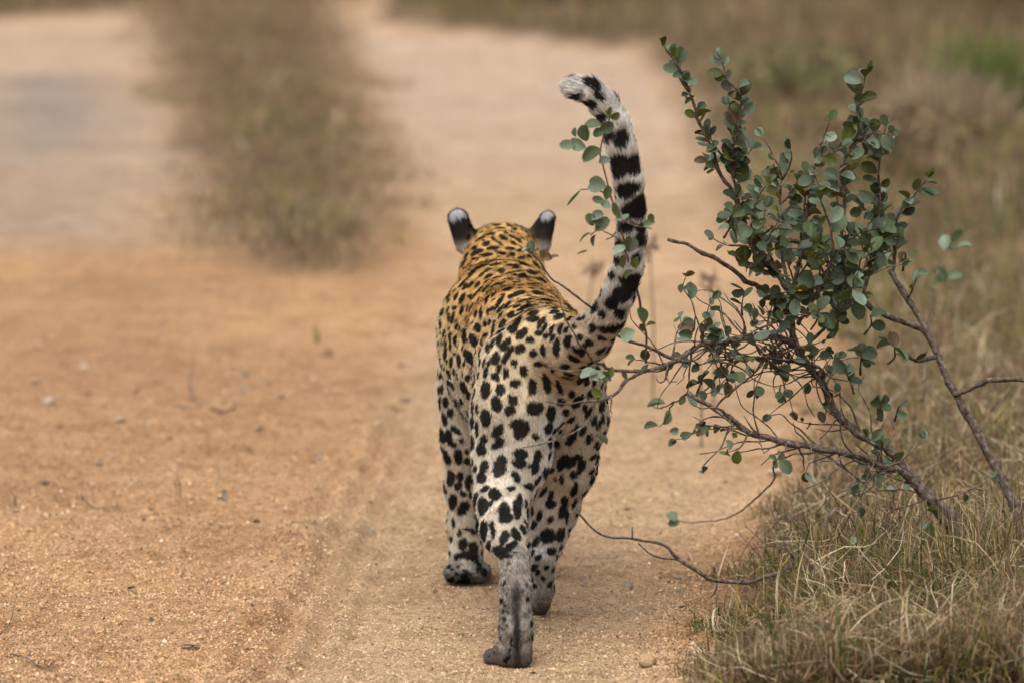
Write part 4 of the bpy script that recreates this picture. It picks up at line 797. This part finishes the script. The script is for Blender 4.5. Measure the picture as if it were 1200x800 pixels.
STONE = [stone_mesh(s) for s in range(100, 107)]
m_stone, t, b = new_mat('stone'); oi = t.nodes.new('ShaderNodeObjectInfo'); ns = noise(t, 4, 5, 0.65)
t.links.new(mixc(t, 'MULTIPLY', 1.0, oi.outputs['Color'], ramp(t, ns, [(0.3, (0.62, 0.58, 0.54)), (0.65, (1.1, 1.1, 1.1))])), b.inputs['Base Color']); b.inputs['Roughness'].default_value = 0.95; b.inputs['Specular IOR Level'].default_value = 0.05; bump(t, b, ns, 0.5, 0.15)
for me in STONE: me.materials.append(m_stone)
def stone(px, py, wpx, col, label, group=None, fl=0.65, k=[0]):
    p = G(px, py); s = pxr(wpx / 2, p[1]); z = float(gz(p[0], p[1])); k[0] += 1
    o = bpy.data.objects.new('stone', STONE[k[0] % 7]); COL.objects.link(o); o.location = (p[0], p[1], z + s * 0.34); o.scale = (s, s * RNG.uniform(0.8, 1.1), s * fl * RNG.uniform(0.9, 1.2)); o.rotation_euler = (RNG.normal() * 0.15, RNG.normal() * 0.15, RNG.uniform(0, 6.28))
    o.color = (*(np.asarray(col) * ALB), 1); o['label'] = label; o['category'] = 'stone'
    if group: o['group'] = group
PEB = [(lin(206, 172, 136), 'small tan pebble lying on the sandy track'), (lin(220, 200, 172), 'small whitish pebble lying on the sandy track'), (lin(176, 146, 116), 'small brown pebble lying on the sandy track'), (lin(150, 134, 120), 'small grey pebble lying on the sandy track')]
stone(58, 476, 22, lin(214, 190, 166), 'pale cream stone with a brown underside on the orange sand beside the wheel track', fl=1.0)
stone(760, 776, 32, lin(206, 170, 134), 'large tan stone at the edge of the grass beside the low bare branch', fl=0.8)
stone(797, 714, 22, lin(196, 168, 140), 'flat tan stone under the bare low branch')
stone(909, 556, 26, lin(214, 196, 176), 'pale stone on the sand under the bush')
stone(140, 498, 18, lin(222, 206, 186), 'flat whitish stone chip lying on the orange sand', fl=0.45)
stone(286, 436, 16, lin(168, 152, 140), 'grey rounded stone on the ridge between the wheel tracks')
for (x_, y_, s_) in ((175, 504, 11), (117, 546, 13), (52, 567, 13), (155, 566, 7), (98, 430, 14), (40, 449, 16), (265, 466, 15), (242, 540, 8), (183, 447, 9), (160, 455, 10), (104, 460, 11), (290, 527, 8), (199, 520, 10), (259, 588, 14), (70, 506, 10), (128, 536, 12), (330, 470, 9), (380, 462, 8), (430, 500, 8), (475, 466, 14), (20, 600, 10), (85, 640, 8),
                     (345, 533, 9), (470, 430, 10), (315, 452, 9), (362, 420, 11), (240, 410, 9), (60, 398, 10), (700, 690, 6), (690, 560, 12), (735, 590, 10), (785, 560, 9), (850, 560, 10), (760, 530, 12), (625, 780, 9), (500, 690, 6), (540, 735, 10), (860, 530, 14), (820, 500, 12), (190, 380, 12), (420, 375, 10)):
    stone(x_, y_, s_, *PEB[int(RNG.integers(4))], 'pebbles strewn over the track', 0.6)
# crumbs of wood and leaf litter: too many to count
n = 7000; y = 8.3 + RNG.random(n) ** 1.4 * 6.5; x = (RNG.random(n) - 0.5) * 0.26 * y; k = (poly_mask(x, y, TRACK) < 0.05) | (RNG.random(n) < 0.18); k &= (vn2(x, y, 3.2, 77) > 0.45); x, y = x[k], y[k]; n = len(x)
gs = RNG.uniform(0.0015, 0.0062, n) * RNG.uniform(0.5, 1, n); cl = np.where(RNG.random((n, 1)) < 0.45, lin(212, 190, 162), lin(104, 82, 64)) * RNG.uniform(0.4, 1.1, (n, 1))
obj('litter', grains('litter', np.stack([x, y, gz(x, y) + gs * 0.4], -1), gs, cl, ''), m_col, label='crumbs of bark, leaf litter and grit on the sand', cat='litter', kind='stuff')
# fallen leaves and bits of stick
m_dead, t, b = new_mat('dead_leaf'); nd = noise(t, 3, 4); t.links.new(ramp(t, nd, [(0.35, tuple(lin(96, 82, 70) * 0.75)), (0.65, tuple(lin(168, 152, 134) * 0.75))]), b.inputs['Base Color']); b.inputs['Roughness'].default_value = 0.8
DEAD = []
for V, F_ in LEAF[:3]: me = mesh_np('fallen_leaf', V, F_, 4, True); me.materials.append(m_dead); DEAD.append(me)
for q, (x_, y_, s_) in enumerate(((235, 760, 22), (310, 500, 14), (262, 590, 16), (655, 672, 10), (742, 686, 20), (690, 680, 16), (785, 676, 18), (545, 620, 12), (440, 615, 12), (290, 466, 14), (365, 538, 12), (372, 535, 10), (150, 690, 14), (297, 613, 14))):
    p = G(x_, y_); s = pxr(s_, p[1]); o = bpy.data.objects.new('fallen_leaf', DEAD[q % 3]); COL.objects.link(o); o.location = (p[0], p[1], float(gz(p[0], p[1])) + 0.006); o.scale = (s, s, s); o.rotation_euler = (RNG.normal() * 0.25, RNG.normal() * 0.3, RNG.uniform(0, 6.28))
    o['label'] = 'withered grey-brown leaf lying on the sandy track'; o['category'] = 'leaf'; o['group'] = 'fallen leaves on the track'
def stick(pix, r, label):
    P = []
    for (x_, y_, dz) in pix: p = G(x_, y_); p[2] = float(gz(p[0], p[1])) + dz; P.append(p)
    Q, rr = smooth_path(P, np.linspace(r, r * 0.5, len(P)), 0.006); obj('dry_stick', tube('dry_stick', Q, rr, 5), m_bark, label=label, cat='stick')
stick([(95, 584, .003), (108, 593, .006), (122, 597, .003), (140, 594, .008)], 0.0016, 'dark crooked stick on the sand near the dry sprout')
stick([(12, 768, .003), (30, 776, .010), (52, 780, .004), (66, 776, .012)], 0.0018, 'dark broken stick among litter on the sand')
stick([(0, 735, .003), (12, 728, .012), (20, 716, .03)], 0.0014, 'thin dark stick with its tip raised off the sand')
stick([(228, 470, .003), (222, 460, .025), (226, 448, .035)], 0.003, 'short dark stub standing on the ridge between wheel tracks')
stick([(205, 477, .003), (222, 481, .006), (240, 478, .004)], 0.0025, 'dark twig lying beside a short stub')
stick([(248, 482, .003), (262, 487, .01), (275, 482, .004)], 0.0035, 'thick dark bark piece on the ridge')
def sprout(px, py, hpx, n_, label, pal):
    p = G(px, py); x = p[0] + RNG.normal(0, 0.006, n_); y = p[1] + RNG.normal(0, 0.006, n_)
    e = empty('grass_sprout', (p[0], p[1], float(gz(p[0], p[1]))), label, 'grass sprout')
    for k in range(n_):
        me = blades('blade', x[k:k + 1], y[k:k + 1], np.array([pxr(hpx, p[1]) * RNG.uniform(0.5, 1.1)]), np.array([0.0026]), pal[k % len(pal)][None], 0.28, 0.5)
        put(obj('blade', me, m_grass), e)
sprout(208, 585, 60, 5, 'thin upright dry grass sprout on the bare orange sand', [lin(120, 104, 70), lin(150, 128, 92), lin(98, 92, 52)])
sprout(15, 592, 50, 5, 'dry sprout with forked blades beside the scattered pebbles', [lin(110, 92, 64), lin(96, 84, 50)])
sprout(185, 600, 34, 4, 'faint straw sprout next to the upright one', [lin(170, 146, 106)])
sprout(372, 400, 30, 14, 'low green sprout on the bare ridge between wheel tracks', [lin(92, 104, 60), lin(110, 96, 66)])
sprout(385, 412, 18, 10, 'small brown sprout on the bare ridge', [lin(98, 82, 60), lin(92, 96, 60)])
sprout(430, 600, 14, 3, 'tiny sprout on the smooth wheel track', [lin(150, 128, 92)])
# dry seed-head stalks out of focus behind the tail
m_stalk, t, b = new_mat('dry_stalk'); b.inputs['Base Color'].default_value = (*(lin(128, 98, 78) * 0.8), 1); b.inputs['Roughness'].default_value = 0.9
def stalk(px, top, foot, label, head=True):
    p = G(px, foot); q = W(px - 4, top, p[1]); p[2] = float(gz(p[0], p[1])) - 0.01
    e = empty('dry_stalk', tuple(p), label, 'plant stalk'); Q, rr = smooth_path([p, (p + q) / 2 + RNG.normal(size=3) * 0.01, q], [0.003, 0.0025, 0.0018], 0.02); put(obj('stem', tube('stem', Q, rr, 5), m_stalk), e)
    if head:
        pts = q + RNG.normal(size=(36, 3)) * np.array([0.012, 0.012, 0.013]); put(obj('seed_head', grains('seed_head', pts, RNG.uniform(0.005, 0.012, 36), np.tile(lin(120, 92, 72) * 0.7, (36, 1)), ''), m_col), e)
stalk(700, 315, 430, 'dry stalk with a round brown seed head standing behind the raised tail')
stalk(765, 290, 460, 'thin dry stalk with a small seed head beyond the bush twigs'); stalk(836, 330, 470, 'dry stalk with a dark seed head behind the bare bush branch'); stalk(822, 400, 520, 'bare dry stalk standing behind the bush tangle', False)
